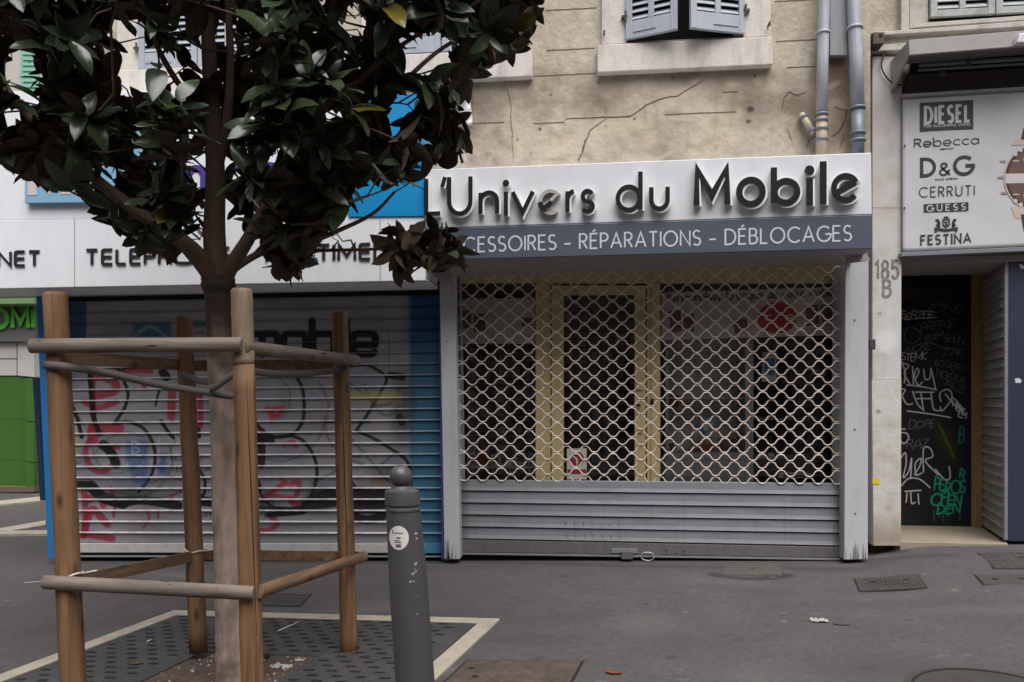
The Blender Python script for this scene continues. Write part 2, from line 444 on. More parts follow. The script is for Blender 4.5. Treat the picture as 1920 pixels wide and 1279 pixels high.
# ------------------------------------------------------------------ pavement
M_asph = mat('asphalt', rgb(105, 100, 100, .46), .88, .13, 3.0, bump=.5, bscale=260, col2=rgb(115, 109, 109, .48), dirt=rgb(84, 80, 79, .8), dirt_amt=.5, dirt_scale=1.3, paint=True, speck=150, speck2=28)
def build_pavement():
    mb = MB()
    xs = np.concatenate([np.linspace(-300, -9, 12), np.linspace(-8.6, -4.6, 40), np.arange(-4.58, 4.2, .022), np.linspace(4.3, 9, 20), np.linspace(12, 300, 10)])
    ys = np.concatenate([np.linspace(-300, 1.0, 14), np.linspace(1.2, 2.3, 12), np.arange(2.33, 7.6, .022), np.linspace(7.7, 16, 30), np.linspace(20, 400, 12)])
    nx, ny = len(xs), len(ys)
    V = []
    for y in ys:
        for x in xs:
            xc = min(max(x, -9), 8)
            V.append((x, y, gz(xc, min(y, 8))))
    mb.v = V
    for j in range(ny - 1):
        for i in range(nx - 1):
            a = j * nx + i; mb.f.append((a, a + 1, a + nx + 1, a + nx)); mb.mi.append(0)
    A = np.array(V)
    # stains and painted contact shade live where they lie on the ground: distances in metres
    X, Y = A[:, 0], A[:, 1]; C = np.zeros((len(V), 4))
    dk = rgb(44, 41, 40)
    def wet(pts, c=dk, a=.8, soft=.03, w=.1):
        q = [G(*p) for p in pts]; spray(C, X, Y, [(v.x, v.y) for v in q], w, c, a, soft)
    wet([(1340, 1078), (1380, 1084), (1430, 1085), (1475, 1079)], w=.12, a=.95, soft=.02)
    wet([(1335, 1075), (1350, 1082)], w=.06, a=.7, soft=.015)
    wet([(1500, 1068), (1560, 1070), (1620, 1066), (1640, 1058)], w=.13, a=.45, soft=.06)
    wet([(1630, 1052), (1700, 1045), (1780, 1041)], w=.10, a=.6, soft=.05)
    wet([(1640, 1036), (1690, 1034)], w=.10, a=.75, soft=.03)
    wet([(870, 1052), (1200, 1062), (1590, 1066)], w=.06, a=.6, soft=.05)
    wet([(110, 1052), (480, 1053), (825, 1054)], w=.06, a=.6, soft=.05)
    wet([(800, 1270), (830, 1275)], w=.1, a=.5, soft=.1)
    r = random.Random(3)
    for _ in range(170):
        px, py = r.uniform(-40, 1960), r.uniform(1070, 1300); p = G(px, py); an = r.uniform(-.5, .5); l = r.uniform(.006, .03)
        c = rgb(52, 48, 47) if r.random() < .72 else rgb(130, 126, 124)
        spray(C, X, Y, [(p.x - l*math.cos(an), p.y - l*math.sin(an)), (p.x + l*math.cos(an), p.y + l*math.sin(an))], .012, c, r.uniform(.2, .6), .012)
    for _ in range(40):
        px, py = r.uniform(-40, 1960), r.uniform(1070, 1290); p = G(px, py)
        blob(C, X, Y, p.x, p.y, r.uniform(.15, .5), r.uniform(.05, .2), rgb(64, 60, 59) if r.random() < .55 else rgb(108, 104, 103), r.uniform(.15, .4), .8, r.uniform(-20, 20))
    for _ in range(150):
        px, py = r.uniform(-40, 1960), r.uniform(1062, 1290); p = G(px, py); q = r.uniform(.010, .026)
        blob(C, X, Y, p.x, p.y, q, q * r.uniform(.7, 1), rgb(48, 45, 44) if r.random() < .6 else rgb(118, 114, 112), r.uniform(.3, .75), .4, r.uniform(0, 90))
    for bx, by, rr_ in ((782, 1660, .13), (141, 1352, .09), (476, 1352, .09), (655, 1224, .09), (372, 1210, .09)):
        p = G(bx, by); blob(C, X, Y, p.x, p.y, rr_, rr_, rgb(46, 43, 42), .6, .6)  # contact shade painted as dark rings round the bollard and stake feet
    mb.col = C
    return struct(mb.build('pavement', M_asph, smooth=True))
build_pavement()

M_kerb = mat('pale_kerb_stone', rgb(176, 166, 150, .85), .8, .12, 12, bump=.3, bscale=90, dirt=rgb(110, 103, 95), dirt_amt=.5, dirt_scale=6)
def kerb_line(pts, wid_px, name, label):
    mb = MB()
    for (x0, y0), (x1, y1) in zip(pts[:-1], pts[1:]):
        a, b, c, d = G(x0, y0 - wid_px/2), G(x1, y1 - wid_px/2), G(x1, y1 + wid_px/2), G(x0, y0 + wid_px/2)
        mb.slab(*[q + Vector((0, 0, .03)) for q in (a, b, c, d)], (0, 0, -.1))
    return tag(mb.build(name, M_kerb, bevel=.006), label, 'kerb', 'kerbs across the side street')
kerb_line([(-160, 966), (-40, 950), (76, 938)], 7, 'kerb_stone', 'pale kerb running along the green shop front')
kerb_line([(-160, 1005), (0, 999), (86, 984)], 8, 'kerb_stone', 'pale kerb bordering the crossing nearer the blue corner post')
kerb_line([(-160, 1001), (10, 1003), (90, 1002)], 6, 'kerb_stone', 'thin pale kerb meeting the other one in a wedge beside the blue post')

# ------------------------------------------------------------------ beige building over the shops
M_plaster = mat('ochre_plaster', rgb(205, 195, 180, .86), .9, .1, 4, bump=.7, bscale=32, col2=rgb(191, 178, 160, .84), dirt=rgb(136, 122, 106, .9), dirt_amt=.75, dirt_scale=2.6, paint=True, speck2=16)
M_stone = mat('window_stone', rgb(216, 208, 200, .92), .85, .07, 7, bump=.3, bscale=70, dirt=rgb(140, 128, 116, .9), dirt_amt=.55, dirt_scale=4, dirt_stretch=(1.6, 1, .5))
M_joint = mat('wall_joint_dark', rgb(112, 96, 78, .8), .95, .2, 20)
M_crack = mat('crack_dark', rgb(88, 74, 64, .8), .95, .2, 20)
M_shut = mat('grey_blue_shutter_paint', rgb(176, 182, 192, .86), .55, .06, 9, dirt=rgb(130, 132, 136), dirt_amt=.4, dirt_scale=9, dirt_stretch=(1, 1, .4))
M_shut2 = mat('pale_green_shutter_paint', rgb(182, 188, 186, .8), .7, .1, 14, dirt=rgb(116, 112, 104), dirt_amt=.85, dirt_scale=14)
M_dark = mat('dark_void', (.012, .011, .011), .8, .2, 6)
M_iron = mat('rusty_iron', rgb(96, 84, 78, .8), .7, .25, 25, metal=.3)
bld = thing('apartment_building', 'ochre plastered old building standing above the phone shops, with grey louvred shutters', 'building', W(960, 300, D))
WIN = [(1175, 1392, 80), (722, 940, 108), (268, 488, 135)]   # opening left, right, bottom in the photo
def win_open(k):
    x0, x1, yb = WIN[k]; a = W(x0, yb, D); b = W(x1, yb, D); return a.x, b.x, a.z
def build_wall():
    mb = MB()
    xa, xb = W(100, 300, D).x, W(1632, 300, D).x
    xs = np.linspace(xa, xb, 560); zs = np.concatenate([np.linspace(2.6, 4.95, 190), np.linspace(5.0, 9.5, 24)])
    nx = len(xs); ops = [win_open(k) for k in range(3)]
    V = [(x, D, z) for z in zs for x in xs]
    mb.v = V
    for j in range(len(zs) - 1):
        for i in range(nx - 1):
            cx, cz = (xs[i] + xs[i+1]) / 2, (zs[j] + zs[j+1]) / 2
            if any(a < cx < b and z0 < cz < z0 + 1.9 for a, b, z0 in ops): continue
            a = j*nx + i; mb.f.append((a, a+1, a+nx+1, a+nx)); mb.mi.append(0)
    A = np.array(V)
    # photo coordinates of each spot only to place the stains of the plaster
    dv = A - np.array(CAM); t = dv @ np.array(FW); PX = 960 + FPX * (dv @ np.array(RT)) / t; PY = 760 - FPX * dv[:, 2] / t
    C = np.zeros((len(V), 4)); br = rgb(124, 104, 82, .85); gy = rgb(138, 122, 104, .85); lt = rgb(212, 198, 172, .86)
    blob(C, PX, PY, 1300, 150, 230, 26, gy, .35, .9); blob(C, PX, PY, 1125, 190, 36, 26, br, .5, .9)
    blob(C, PX, PY, 1400, 190, 42, 40, gy, .55, .9); blob(C, PX, PY, 1490, 205, 40, 34, gy, .5, .9)
    blob(C, PX, PY, 1575, 170, 34, 80, rgb(112, 84, 58, .85), .65, .8); blob(C, PX, PY, 1560, 250, 60, 40, br, .4, .9)
    blob(C, PX, PY, 930, 200, 55, 36, gy, .45, .9); blob(C, PX, PY, 1010, 180, 50, 30, gy, .4, .9); blob(C, PX, PY, 905, 260, 40, 50, gy, .4, .9)
    blob(C, PX, PY, 1260, 250, 120, 40, gy, .22, .9); blob(C, PX, PY, 1450, 275, 90, 30, gy, .25, .9)
    blob(C, PX, PY, 1060, 270, 60, 30, lt, .4, .9); blob(C, PX, PY, 1340, 240, 60, 50, lt, .35, .9); blob(C, PX, PY, 960, 255, 16, 60, lt, .45, .8)
    blob(C, PX, PY, 1490, 30, 50, 40, lt, .3, .9)
    blob(C, PX, PY, 1290, 146, 170, 14, rgb(112, 98, 82, .8), .5, .9); blob(C, PX, PY, 1405, 196, 30, 30, rgb(96, 82, 70, .8), .6, .9); blob(C, PX, PY, 1485, 195, 26, 22, rgb(120, 104, 88, .8), .75, .6)
    blob(C, PX, PY, 1122, 185, 30, 22, rgb(104, 90, 76, .8), .5, .9); blob(C, PX, PY, 900, 195, 30, 30, rgb(112, 98, 84, .8), .5, .9); blob(C, PX, PY, 1560, 130, 30, 40, rgb(92, 66, 46, .8), .8, .7)
    blob(C, PX, PY, 1595, 240, 40, 60, rgb(110, 90, 68, .8), .6, .8); blob(C, PX, PY, 1180, 235, 50, 22, lt, .5, .9); blob(C, PX, PY, 1240, 270, 60, 26, gy, .4, .9)
    r = random.Random(5)
    for _ in range(260):
        blob(C, PX, PY, r.uniform(560, 1620), r.uniform(140, 310), r.uniform(3, 16), r.uniform(2, 9), br if r.random() < .6 else lt, r.uniform(.15, .5), .9, r.uniform(-40, 40))
    for _ in range(26):
        x = r.uniform(860, 1600); y = r.uniform(140, 260)
        spray(C, PX, PY, [(x, y), (x + r.uniform(-3, 3), y + r.uniform(25, 70))], r.uniform(1.5, 5), gy, r.uniform(.12, .35), 2.5)
    for x, y, s_ in ((1407, 205, 7), (1403, 228, 5), (1012, 242, 4), (1262, 146, 3), (1122, 155, 3), (970, 262, 2.5), (1033, 178, 2.5), (1415, 143, 3), (1190, 223, 3)):
        blob(C, PX, PY, x, y, s_, s_ * .8, rgb(60, 48, 40, .9), .9, .3)
    mb.col = C
    w = mb.build('wall', M_plaster, bld)
    b2 = MB(); b2.box(((xa + xb) / 2, D + .46, 9.45), xb - xa, .9, .1); b2.box((xa + .05, D + .5, 6.0), .1, .98, 6.8); b2.box((xb - .05, D + .5, 6.0), .1, .98, 6.8)
    b2.build('side_wall', M_plaster, bld)
    return w
wall_obj = build_wall()
def strip_on_wall(mb, pts, w, Y, taper=True):
    Lf, Rt, _ = ribbon(pts, 1.0); n = len(pts)
    base = len(mb.v)
    for i in range(n):
        k = w * (1 if not taper else .45 + .55 * math.sin(math.pi * min(1, (i + .35) / n)))
        p = np.array(pts[i]); m = (Lf[i] - Rt[i]) * k
        mb.v += [tuple(W(*(p + m / 2), Y)), tuple(W(*(p - m / 2), Y))]
    for i in range(n - 1):
        a = base + 2*i; mb.f.append((a, a+1, a+3, a+2)); mb.mi.append(mb.cur)
def jag(pts, amp, r, n=4):
    out = []
    for (x0, y0), (x1, y1) in zip(pts[:-1], pts[1:]):
        for k in range(n):
            t = k / n; out.append((x0 + (x1-x0)*t + r.uniform(-amp, amp), y0 + (y1-y0)*t + r.uniform(-amp, amp)))
    out.append(pts[-1]); return out
def level(px, py, x1, Y=D):
    """photo y at x1 of the horizontal line that passes (px,py) on the wall"""
    a = W(px, py, Y); b = W(x1, py, Y); return project(Vector((b.x, Y, a.z)))[1]
jm = MB(); rj = random.Random(9)
for x0, y0, x1 in ((1024, 20, 1120), (1024, 95, 1116), (1000, 143, 1118), (1455, 78, 1534), (1475, 127, 1530), (1000, 232, 1058), (882, 232, 945), (1060, 223, 1183), (1246, 215, 1380),
                   (1354, 173, 1384), (560, 245, 640), (640, 30, 715), (500, 60, 560), (1452, 3, 1536), (612, 82, 640)):
    n = 8; pts = []
    for k in range(n + 1):
        x = x0 + (x1 - x0) * k / n; pts.append((x, level(x0, y0, x) + rj.uniform(-.35, .35)))
    jm = MB(); strip_on_wall(jm, pts, 2.0, D - .0015, taper=False); jm.build('wall_joint', M_joint, wall_obj)
cm = MB()
Z3 = lambda L: [(1080 + x / 2.286, y / 2.286) for x, y in L]
for pts, w in ((Z3([(545,345),(490,375),(440,410),(380,420),(340,432),(300,450),(250,490),(230,498),(70,505)]), 2.2),
               (Z3([(130,510),(60,560),(40,600),(30,640),(10,690)]), 2.2), (Z3([(1165,470),(1150,520),(1135,555),(1095,585)]), 3.2), (Z3([(1100,455),(1160,475)]), 1.6),
               (Z3([(985,640),(1000,600),(1030,580)]), 1.6), (Z3([(1130,640),(1150,570)]), 1.6), (Z3([(885,470),(890,420),(915,395),(950,408),(990,395)]), 2.0), (Z3([(905,550),(915,580),(925,600)]), 1.5),
               ([(945, 150), (957, 185), (960, 250), (962, 305)], 1.3), ([(1100, 262), (1092, 285), (1083, 300)], 1.6)):
    cm = MB(); strip_on_wall(cm, jag(pts, 1.1, rj), w * .8, D - .003); cm.build('wall_crack', M_crack, wall_obj)

def leaf_shutter(parent, m, H, Fp, height, bot=.14, name='shutter'):
    """one louvred leaf hinged at H (bottom), free lower corner at Fp"""
    H = Vector(H); Fp = Vector(Fp); u = (Fp - H); wid = u.length; u.normalize(); v = Vector((0, 0, 1)); n = u.cross(v).normalized()
    if n.y > 0: n = -n
    th = .034; mb = MB()
    def bx(u0, u1, v0, v1, n0, n1):
        q = [H + u*a + v*b + n*c for c in (n1, n0) for a, b in ((u0, v1), (u1, v1), (u1, v0), (u0, v0))]; mb.hexa(q)
    st = .052; mid = wid / 2
    bx(0, st, 0, height, 0, th); bx(wid - st, wid, 0, height, 0, th); bx(mid - st*.45, mid + st*.45, bot, height, 0, th - .002)
    bx(st, wid - st, 0, bot, 0, th - .003); bx(st, wid - st, height - .08, height, 0, th - .003)
    if bot > .1: bx(st + .01, mid + .04, .045, .052, th - .002, th + .004)
    pit = .055; k = 0; z = bot + .012
    while z < height - .1:
        for a, b in ((st, mid - st*.45), (mid + st*.45, wid - st)):
            q = [H + u*uu + v*vv + n*nn for uu, vv, nn in ((a, z + .04, .004), (b, z + .04, .004), (b, z, th - .004), (a, z, th - .004))]
            mb.slab(*q, -n * .004 + v * -.006)
        z += pit
    o = mb.build(name, m, parent, bevel=.003)
    bk = MB(); q = [H + u*a + v*b + n*.001 for a, b in ((st*.5, height-.05), (wid - st*.5, height-.05), (wid - st*.5, bot), (st*.5, bot))]; bk.slab(*q, -n * .003)
    bk.build('shutter_backing', M_dark, parent)
    return o
def window(k, free, sill, jl, jr, openw):
    x0, x1, yb = WIN[k]; a, b, z0 = win_open(k)
    f = MB()
    # stone jambs either side, 4 cm proud of the plaster
    zl = W(jl, yb, D).x; zr = W(jr, yb, D).x
    f.box(((zl + a) / 2, D + .06, z0 + .95), a - zl, .2, 1.95); f.box(((b + zr) / 2, D + .06, z0 + .95), zr - b, .2, 1.95)
    f.box(((zl + zr) / 2, D + .06, z0 + 2.05), zr - zl, .2, .24)
    w = f.build('window', M_stone, bld, bevel=.006)
    s_ = MB(); sl, sr, sy0, sy1 = sill
    pa, pb = W(sl, sy1, D - .07), W(sr, sy1, D - .07); pt = W(sl, sy0, D - .07)
    s_.box(((pa.x + pb.x) / 2, D + .04, (pa.z + pt.z) / 2), pb.x - pa.x, .22, pt.z - pa.z)
    s_.build('sill', M_stone, w, bevel=.008)
    d = MB(); d.box(((a + b) / 2, D + .42, z0 + .95), b - a + .02, .02, 1.95); d.build('pane', M_dark, w)
    rv = MB(); rv.box((a - .01, D + .28, z0 + .95), .02, .26, 1.9); rv.box((b + .01, D + .28, z0 + .95), .02, .26, 1.9); rv.box(((a+b)/2, D + .29, z0 - .012), b - a, .25, .02)
    rv.build('reveal', M_stone, w)
    Yh = D - .035
    Hl = Vector((a, Yh, z0 - .005)); Hr = Vector((b, Yh, z0 - .005))
    if openw:
        def free_pt(px, py): 
            d_ = ray(px, py); t = (z0 - .005 - CAM.z) / d_.z; return CAM + d_ * t
        leaf_shutter(w, M_shut, Hl, free_pt(1271, 57.5), 1.85); leaf_shutter(w, M_shut, Hr, free_pt(1292, 55.5), 1.85)
    else:
        m = (a + b) / 2
        leaf_shutter(w, M_shut, Hl, Vector((m - .004, Yh, z0 - .005)), 1.85); leaf_shutter(w, M_shut, Hr, Vector((m + .004, Yh, z0 - .005)), 1.85)
    for xx, sg in ((a, 1), (b, -1)):
        h = MB(); h.tube([(xx - .012*sg, Yh - .045, z0 + .14), (xx - .012*sg, Yh - .045, z0 + .22)], .009, 8); h.box((xx - .02*sg, Yh - .02, z0 + .18), .05, .035, .02); h.build('hinge', M_iron, w)
    for xx in (zl + .02, zr - .02):
        h = MB(); h.tube([(xx, D - .04, z0 + .06), (xx, D - .1, z0 + .06), (xx, D - .1, z0 + .03)], .008, 6); h.build('shutter_hook', M_iron, w)
    return w
window(0, None, (1120, 1449, 84, 136), 1128, 1443, True)
window(1, None, (672, 998, 106, 158), 680, 990, False)
window(2, None, (216, 540, 132, 184), 224, 532, False)

# ------------------------------------------------------------------ pipes on the wall
M_zinc = mat('zinc_pipe', rgb(188, 192, 200, .85), .5, .1, 5, (6, 6, .8), metal=.05, dirt=rgb(118, 118, 120), dirt_amt=.5, dirt_scale=3, dirt_stretch=(8, 8, .8))
M_pvc = mat('grey_plastic_pipe', rgb(130, 138, 148, .7), .4, .06, 8)
M_clay = mat('cream_pipe', rgb(196, 184, 160, .8), .6, .1, 10)
def pipe(label, xt, xb_, w, foot, rings, gre=None):
    t = thing('drainpipe', label, 'drainpipe', W(xb_, 288, D - .1), 'drainpipes on the ochre wall')
    Y = D - .1; mb = MB(); r = w / 2 * (W(1, 0, Y).x - W(0, 0, Y).x)
    top = W(xt, 0, Y); top = top + Vector((0, 0, 3)); ya = foot
    mb.tube([top, W(xt, 0, Y), W((xt + xb_) / 2, ya / 2, Y), W(xb_, ya, Y)], r, 16); mb.build('pipe', M_zinc, t, smooth=True)
    lo = MB(); lo.tube([W(xb_, ya, Y), W(xb_, 300, Y)], r * .96, 16); lo.build('pipe_foot', gre or M_clay, t, smooth=True)
    for yy in rings:
        c = MB(); x = xt + (xb_ - xt) * min(1, yy / ya); c.tube([W(x, yy - 2.5, Y), W(x, yy - 2, Y), W(x, yy + 2, Y), W(x, yy + 2.5, Y)], [r*1.05, r*1.2, r*1.2, r*1.05], 16)
        c.box(W(x, yy, D - .03), .025, .1, .02); c.build('pipe_collar', M_pvc if yy > 100 else M_zinc, t, smooth=True)
pipe('zinc drainpipe ending in a cream foot beside the small broken pipe stub', 1545, 1540, 17, 215, (62, 215, 226, 242, 262))
pipe('zinc drainpipe with a grey plastic lower joint next to the neighbouring white pilaster', 1601, 1608, 20, 202, (53, 203, 250, 264), M_pvc)
t = MB(); t.prect(1556, -160, 1590, 104, D - .06, .055); tag(t.build('cable_duct', mat('grey_metal_duct', rgb(150, 152, 156, .8), .5, .05, 6, (5, 5, .6)), bevel=.006), 'flat grey metal cable duct between the two drainpipes', 'cable duct')
t = thing('pipe_stub', 'short broken slanting pipe stub sticking out of the cracked plaster', 'pipe', W(1512, 230, D))
m_ = MB(); a_, b_ = W(1502, 214, D - .04), W(1526, 250, D - .07); m_.tube([a_, b_], .026, 12); m_.build('pipe', M_clay, t, smooth=True)
m_ = MB(); m_.tube([a_.lerp(b_, .12), a_.lerp(b_, .22)], .034, 12); m_.tube([a_.lerp(b_, .8), a_.lerp(b_, .92)], .034, 12); m_.build('pipe_collar', M_pvc, t, smooth=True)

# ------------------------------------------------------------------ far side of the side street
M_green = mat('green_painted_wall', rgb(80, 134, 46, .50), .6, .06, 3, dirt=rgb(60, 110, 40), dirt_amt=.4, dirt_scale=1.5)
M_white_tile = mat('white_wall_panel', rgb(205, 203, 200, .8), .6, .05, 3)
M_greyband = mat('grey_sign_band', rgb(118, 116, 116, .8), .6, .06, 4)
M_greenlet = mat('green_letter', rgb(92, 214, 52, .8), .5, .05, 5)
gs = thing('corner_shop', 'bright green shop across the side street with white upper wall and grey sign band', 'shop', W(20, 920, 12.3))
YG = 12.3
m_ = MB()
for y0, y1 in ((706, 786), (786.5, 862), (862.5, 912)):
    m_.pquad([(-700, y0), (46, y0), (46, y1), (-700, y1)], YG, .3); m_.pquad([(46.2, y0 + 3), (64, y0 + 6), (64, y1 + 5), (46.2, y1 + 2)], YG - .15, .6)
m_.build('green_wall', M_green, gs)
m_ = MB(); m_.pquad([(-700, 700), (63, 700), (63, 920), (-700, 920)], YG + .05, .2); m_.build('wall_core', bpy.data.materials['grey_sign_band'] if 'grey_sign_band' in bpy.data.materials else M_green, gs)
m_ = MB(); m_.pquad([(-700, 911), (64, 913), (64, 923), (-700, 926)], YG - .17, .3); m_.build('plinth', M_joint, gs)
m_ = MB()
for i, x in enumerate((-320, -200, -80, 32)): m_.pquad([(x - 118, 642), (x - 1, 642), (x - 1, 672), (x - 118, 672)], YG - .02, .3); m_.pquad([(x - 118, 674), (x - 1, 674), (x - 1, 704), (x - 118, 704)], YG - .02, .3)
m_.pquad([(33, 642), (64, 640), (64, 707), (33, 704)], YG - .03, .3); m_.build('white_wall', M_white_tile, gs)
m_ = MB(); m_.pquad([(-700, 577), (64, 570), (64, 640), (-700, 642)], YG - .12, .3); m_.build('sign_band', M_greyband, gs)
m_ = MB(); text_on(m_, 'COMI', -56, 615, 62, 614, 34, 8, YG - .12, .05, .3); m_.build('lettering', M_greenlet, gs)
m_ = MB(); m_.pquad([(-700, 545), (64, 552), (64, 569), (-700, 576)], YG - .5, .8); m_.build('canopy', mat('dull_green_canopy', rgb(120, 150, 104, .8), .7, .05, 4), gs)
fb = thing('far_building', 'white building with mint green shutters seen past the leaves beyond the street corner', 'building', W(20, 540, 13))
m_ = MB(); m_.pquad([(-700, -300), (140, -300), (140, 543), (-700, 543)], 12.6, 3); m_.pquad([(66, 520), (420, 520), (420, 930), (66, 928)], 12.75, .4); m_.build('wall', mat('far_white_wall', rgb(206, 200, 192, .8), .8, .05, 3), fb)
for x0, x1, y0, y1 in ((38, 72, 30, 185), (-110, -40, 30, 185), (38, 72, 260, 420), (-110, -40, 260, 420), (38, 72, -220, -60)):
    m_ = MB(); m_.prect(x0, y0, x1, y1, 12.56, .05)
    for k in range(14):
        y = y0 + 6 + k * (y1 - y0 - 12) / 14; m_.prect(x0 + 4, y, x1 - 4, y + 5, 12.54, .02)
    m_.build('shutter', mat('mint_shutter', rgb(150, 205, 182, .8), .6, .05, 5) if x0 == 38 and y0 == 30 else bpy.data.materials['mint_shutter'], fb)

# ------------------------------------------------------------------ unseen houses added across the street to shade the low sky and stand in the window reflections
M_opp = mat('opposite_plaster', rgb(176, 166, 152, .8), .9, .1, 2); M_oppw = mat('opposite_window_glass', (.03, .033, .036), .15, .1, 3)
ob_ = thing('street_facade', 'plain unseen houses added across the street to shade the low sky, faintly mirrored in the shop glass', 'building', (0, -9, 0))
m_ = MB(); m_.box((0, -10.5, 4.2), 64, 3, 9.4); m_.box((0, -8.94, 4.1), 64, .1, .22); m_.box((0, -8.9, 8.9), 64, .3, .3); m_.build('wall', M_opp, ob_)
for k in range(20):
    for z in (1.6, 6.2):
        m_ = MB(); m_.box((-30 + k*3.15, -8.97, z), 1.7 if z < 3 else 1.1, .06, 2.6 if z < 3 else 2.0); m_.build('window', M_oppw, ob_)
# ------------------------------------------------------------------ phone shop: pillars, frames, glass, room behind
M_white = mat('white_aluminium', rgb(214, 215, 220, .92), .42, .03, 3, dirt=rgb(150, 148, 146), dirt_amt=.16, dirt_scale=3, dirt_stretch=(3, 3, .6))
M_soffit = mat('grey_soffit', rgb(172, 168, 166, .72), .55, .05, 3, dirt=rgb(140, 132, 124), dirt_amt=.35, dirt_scale=3)
M_beige = mat('beige_lacquered_frame', rgb(208, 188, 140, .82), .5, .06, 5, (3, 3, .6), dirt=rgb(140, 118, 80), dirt_amt=.3, dirt_scale=7)
M_gap = mat('black_gap', (.01, .01, .011), .9, .1, 4)
M_slat = mat('grey_steel_slat', rgb(140, 143, 149, .72), .5, .06, 3, (1.2, 1, 9), metal=.1, dirt=rgb(84, 82, 82), dirt_amt=.4, dirt_scale=5, dirt_stretch=(1, 1, 3), paint=True)
M_slatp = mat('worn_steel_bar', rgb(124, 119, 119, .62), .55, .1, 4, (2.5, 1, 1), metal=.1, dirt=rgb(70, 66, 64), dirt_amt=.6, dirt_scale=4, dirt_stretch=(2.5, 1, .4))
M_chain = mat('galvanised_grille_bar', rgb(214, 200, 188, .95), .45, .08, 14, metal=.1, dirt=rgb(120, 105, 88), dirt_amt=.3, dirt_scale=12)
M_rail = mat('dark_guide_rail', rgb(70, 70, 74), .5, .1, 5, metal=.3)
M_glass = glass_mat('window_glass', 1.0, (.94, .95, .95))
M_room = mat('dim_room_wall', rgb(214, 200, 192, .9), .85, .12, 2)
M_roomfloor = mat('room_floor', rgb(190, 176, 166, .8), .6, .1, 3)

shop = thing('phone_shopfront', 'beige framed phone shop front closed behind the wavy grille', 'shop front', W(1220, 1050, D))
M_pill = mat('pillar_aluminium', rgb(206, 207, 212, .74), .42, .03, 3, dirt=rgb(120, 116, 112), dirt_amt=.35, dirt_scale=2.5, dirt_stretch=(3, 3, .6))  # white aluminium darkened to carry the canopy shade, and dirtier
m_ = MB(); m_.pquad([(824, 520), (853, 514), (862, 1049), (833, 1049)], D - .03, .34); m_.build('pillar', M_pill, shop, bevel=.006)
m_ = MB(); m_.pquad([(1585, 492), (1629, 488), (1627.5, 1049), (1583, 1050)], D - .03, .34); m_.build('pillar', M_pill, shop, bevel=.006)
for x, y in ((1603, 600), (1603, 805), (1604, 963), (838, 640)):
    m_ = MB(); m_.lathe(W(x, y, D - .034), [(.0001, 0), (.007, 0), (.007, .004), (.0001, .004)], 8); m_.build('screw', M_rail, shop)
def foot_grime(pts, seed):
    r = random.Random(seed); q = MB()
    (xa, ya), (xb, yb) = pts
    for k in range(9):
        x = r.uniform(xa + 2, xb - 2); w_ = r.uniform(.8, 2.4); h_ = r.uniform(6, 46); q.add([W(x - w_, ya - 1, D - .0325), W(x + w_, ya - 1, D - .0325), W(x + r.uniform(-1, 1), ya - h_, D - .0325)], [(0, 1, 2)])
    o = q.build('foot_grime', mat('pillar_grime', rgb(150, 146, 142, .62), .8, .2, 30) if 'pillar_grime' not in bpy.data.materials else bpy.data.materials['pillar_grime'], shop); o['kind'] = 'stuff'
foot_grime(((834, 1049), (862, 1049)), 1); foot_grime(((1583.5, 1049), (1627, 1049)), 2)
YS = D + .34       # plane of the glazed front
fr = MB()
def fbar(x0, y0, x1, y1, Y=YS, th=.07): fr.prect(x0, y0, x1, y1, Y, th)
fbar(846, 470, 1600, 531); fbar(846, 902, 1004, 1060)
fbar(1004, 531, 1012, 1060, YS - .02); fbar(1012, 531, 1027, 1060, YS - .005); fbar(1027, 531, 1032, 1060, YS + .01); 
fbar(1213, 531, 1221, 1060, YS - .005); fbar(1221, 531, 1238, 1060, YS - .02); fbar(1238, 906, 1600, 1060)
fr.build('window_frame', M_beige, shop, bevel=.004)
dr = MB()
dr.prect(1034, 535, 1057, 1062, YS + .015, .05); dr.prect(1190, 535, 1211, 1062, YS + .015, .05); dr.prect(1057, 535, 1190, 553, YS + .015, .05); dr.prect(1057, 905, 1190, 1062, YS + .015, .05)
door = dr.build('door', M_beige, shop, bevel=.004)
m_ = MB(); m_.prect(1056, 552, 1191, 906, YS + .045, .006); m_.build('glass', M_glass, door)
m_ = MB(); m_.prect(1194, 714, 1205, 731, YS - .005, .02); m_.prect(1197, 802, 1204, 812, YS - .005, .02); m_.build('lock_plate', M_beige, door, bevel=.002)
m_ = MB(); hp = W(1199, 760, YS - .05); m_.tube([hp, hp + Vector((0, .05, 0))], .011, 10); m_.tube([hp, hp + Vector((-.10, 0, .0))], .010, 10); m_.build('handle', M_gap, door, smooth=True)
m_ = MB(); m_.prect(1220, 748, 1226, 760, YS - .024, .012); m_.build('lock_slot', M_gap, shop)
for x0, x1 in ((850, 1004), (1238, 1598)):
    m_ = MB(); m_.prect(x0, 530, x1, 907, YS + .03, .006); m_.build('pane', M_glass, shop)
rm = MB(); a_, b_ = W(846, 500, YS), W(1602, 1060, YS); zc = gz(1, 6.5)
xa, xb = a_.x - .05, b_.x + .05; ztop = a_.z; Yb = YS + 3.2
rm.box(((xa+xb)/2, Yb + .05, (zc+ztop)/2), xb - xa, .1, ztop - zc + .4); rm.box((xa - .05, (YS+Yb)/2 + .05, (zc+ztop)/2), .1, Yb - YS - .1, ztop - zc + .4); rm.box((xb + .05, (YS+Yb)/2 + .05, (zc+ztop)/2), .1, Yb - YS - .1, ztop - zc + .4)
rm.box(((xa+xb)/2, (YS+Yb)/2 + .05, ztop + .1), xb - xa, Yb - YS - .1, .08); rm.build('room_wall', M_room, shop)
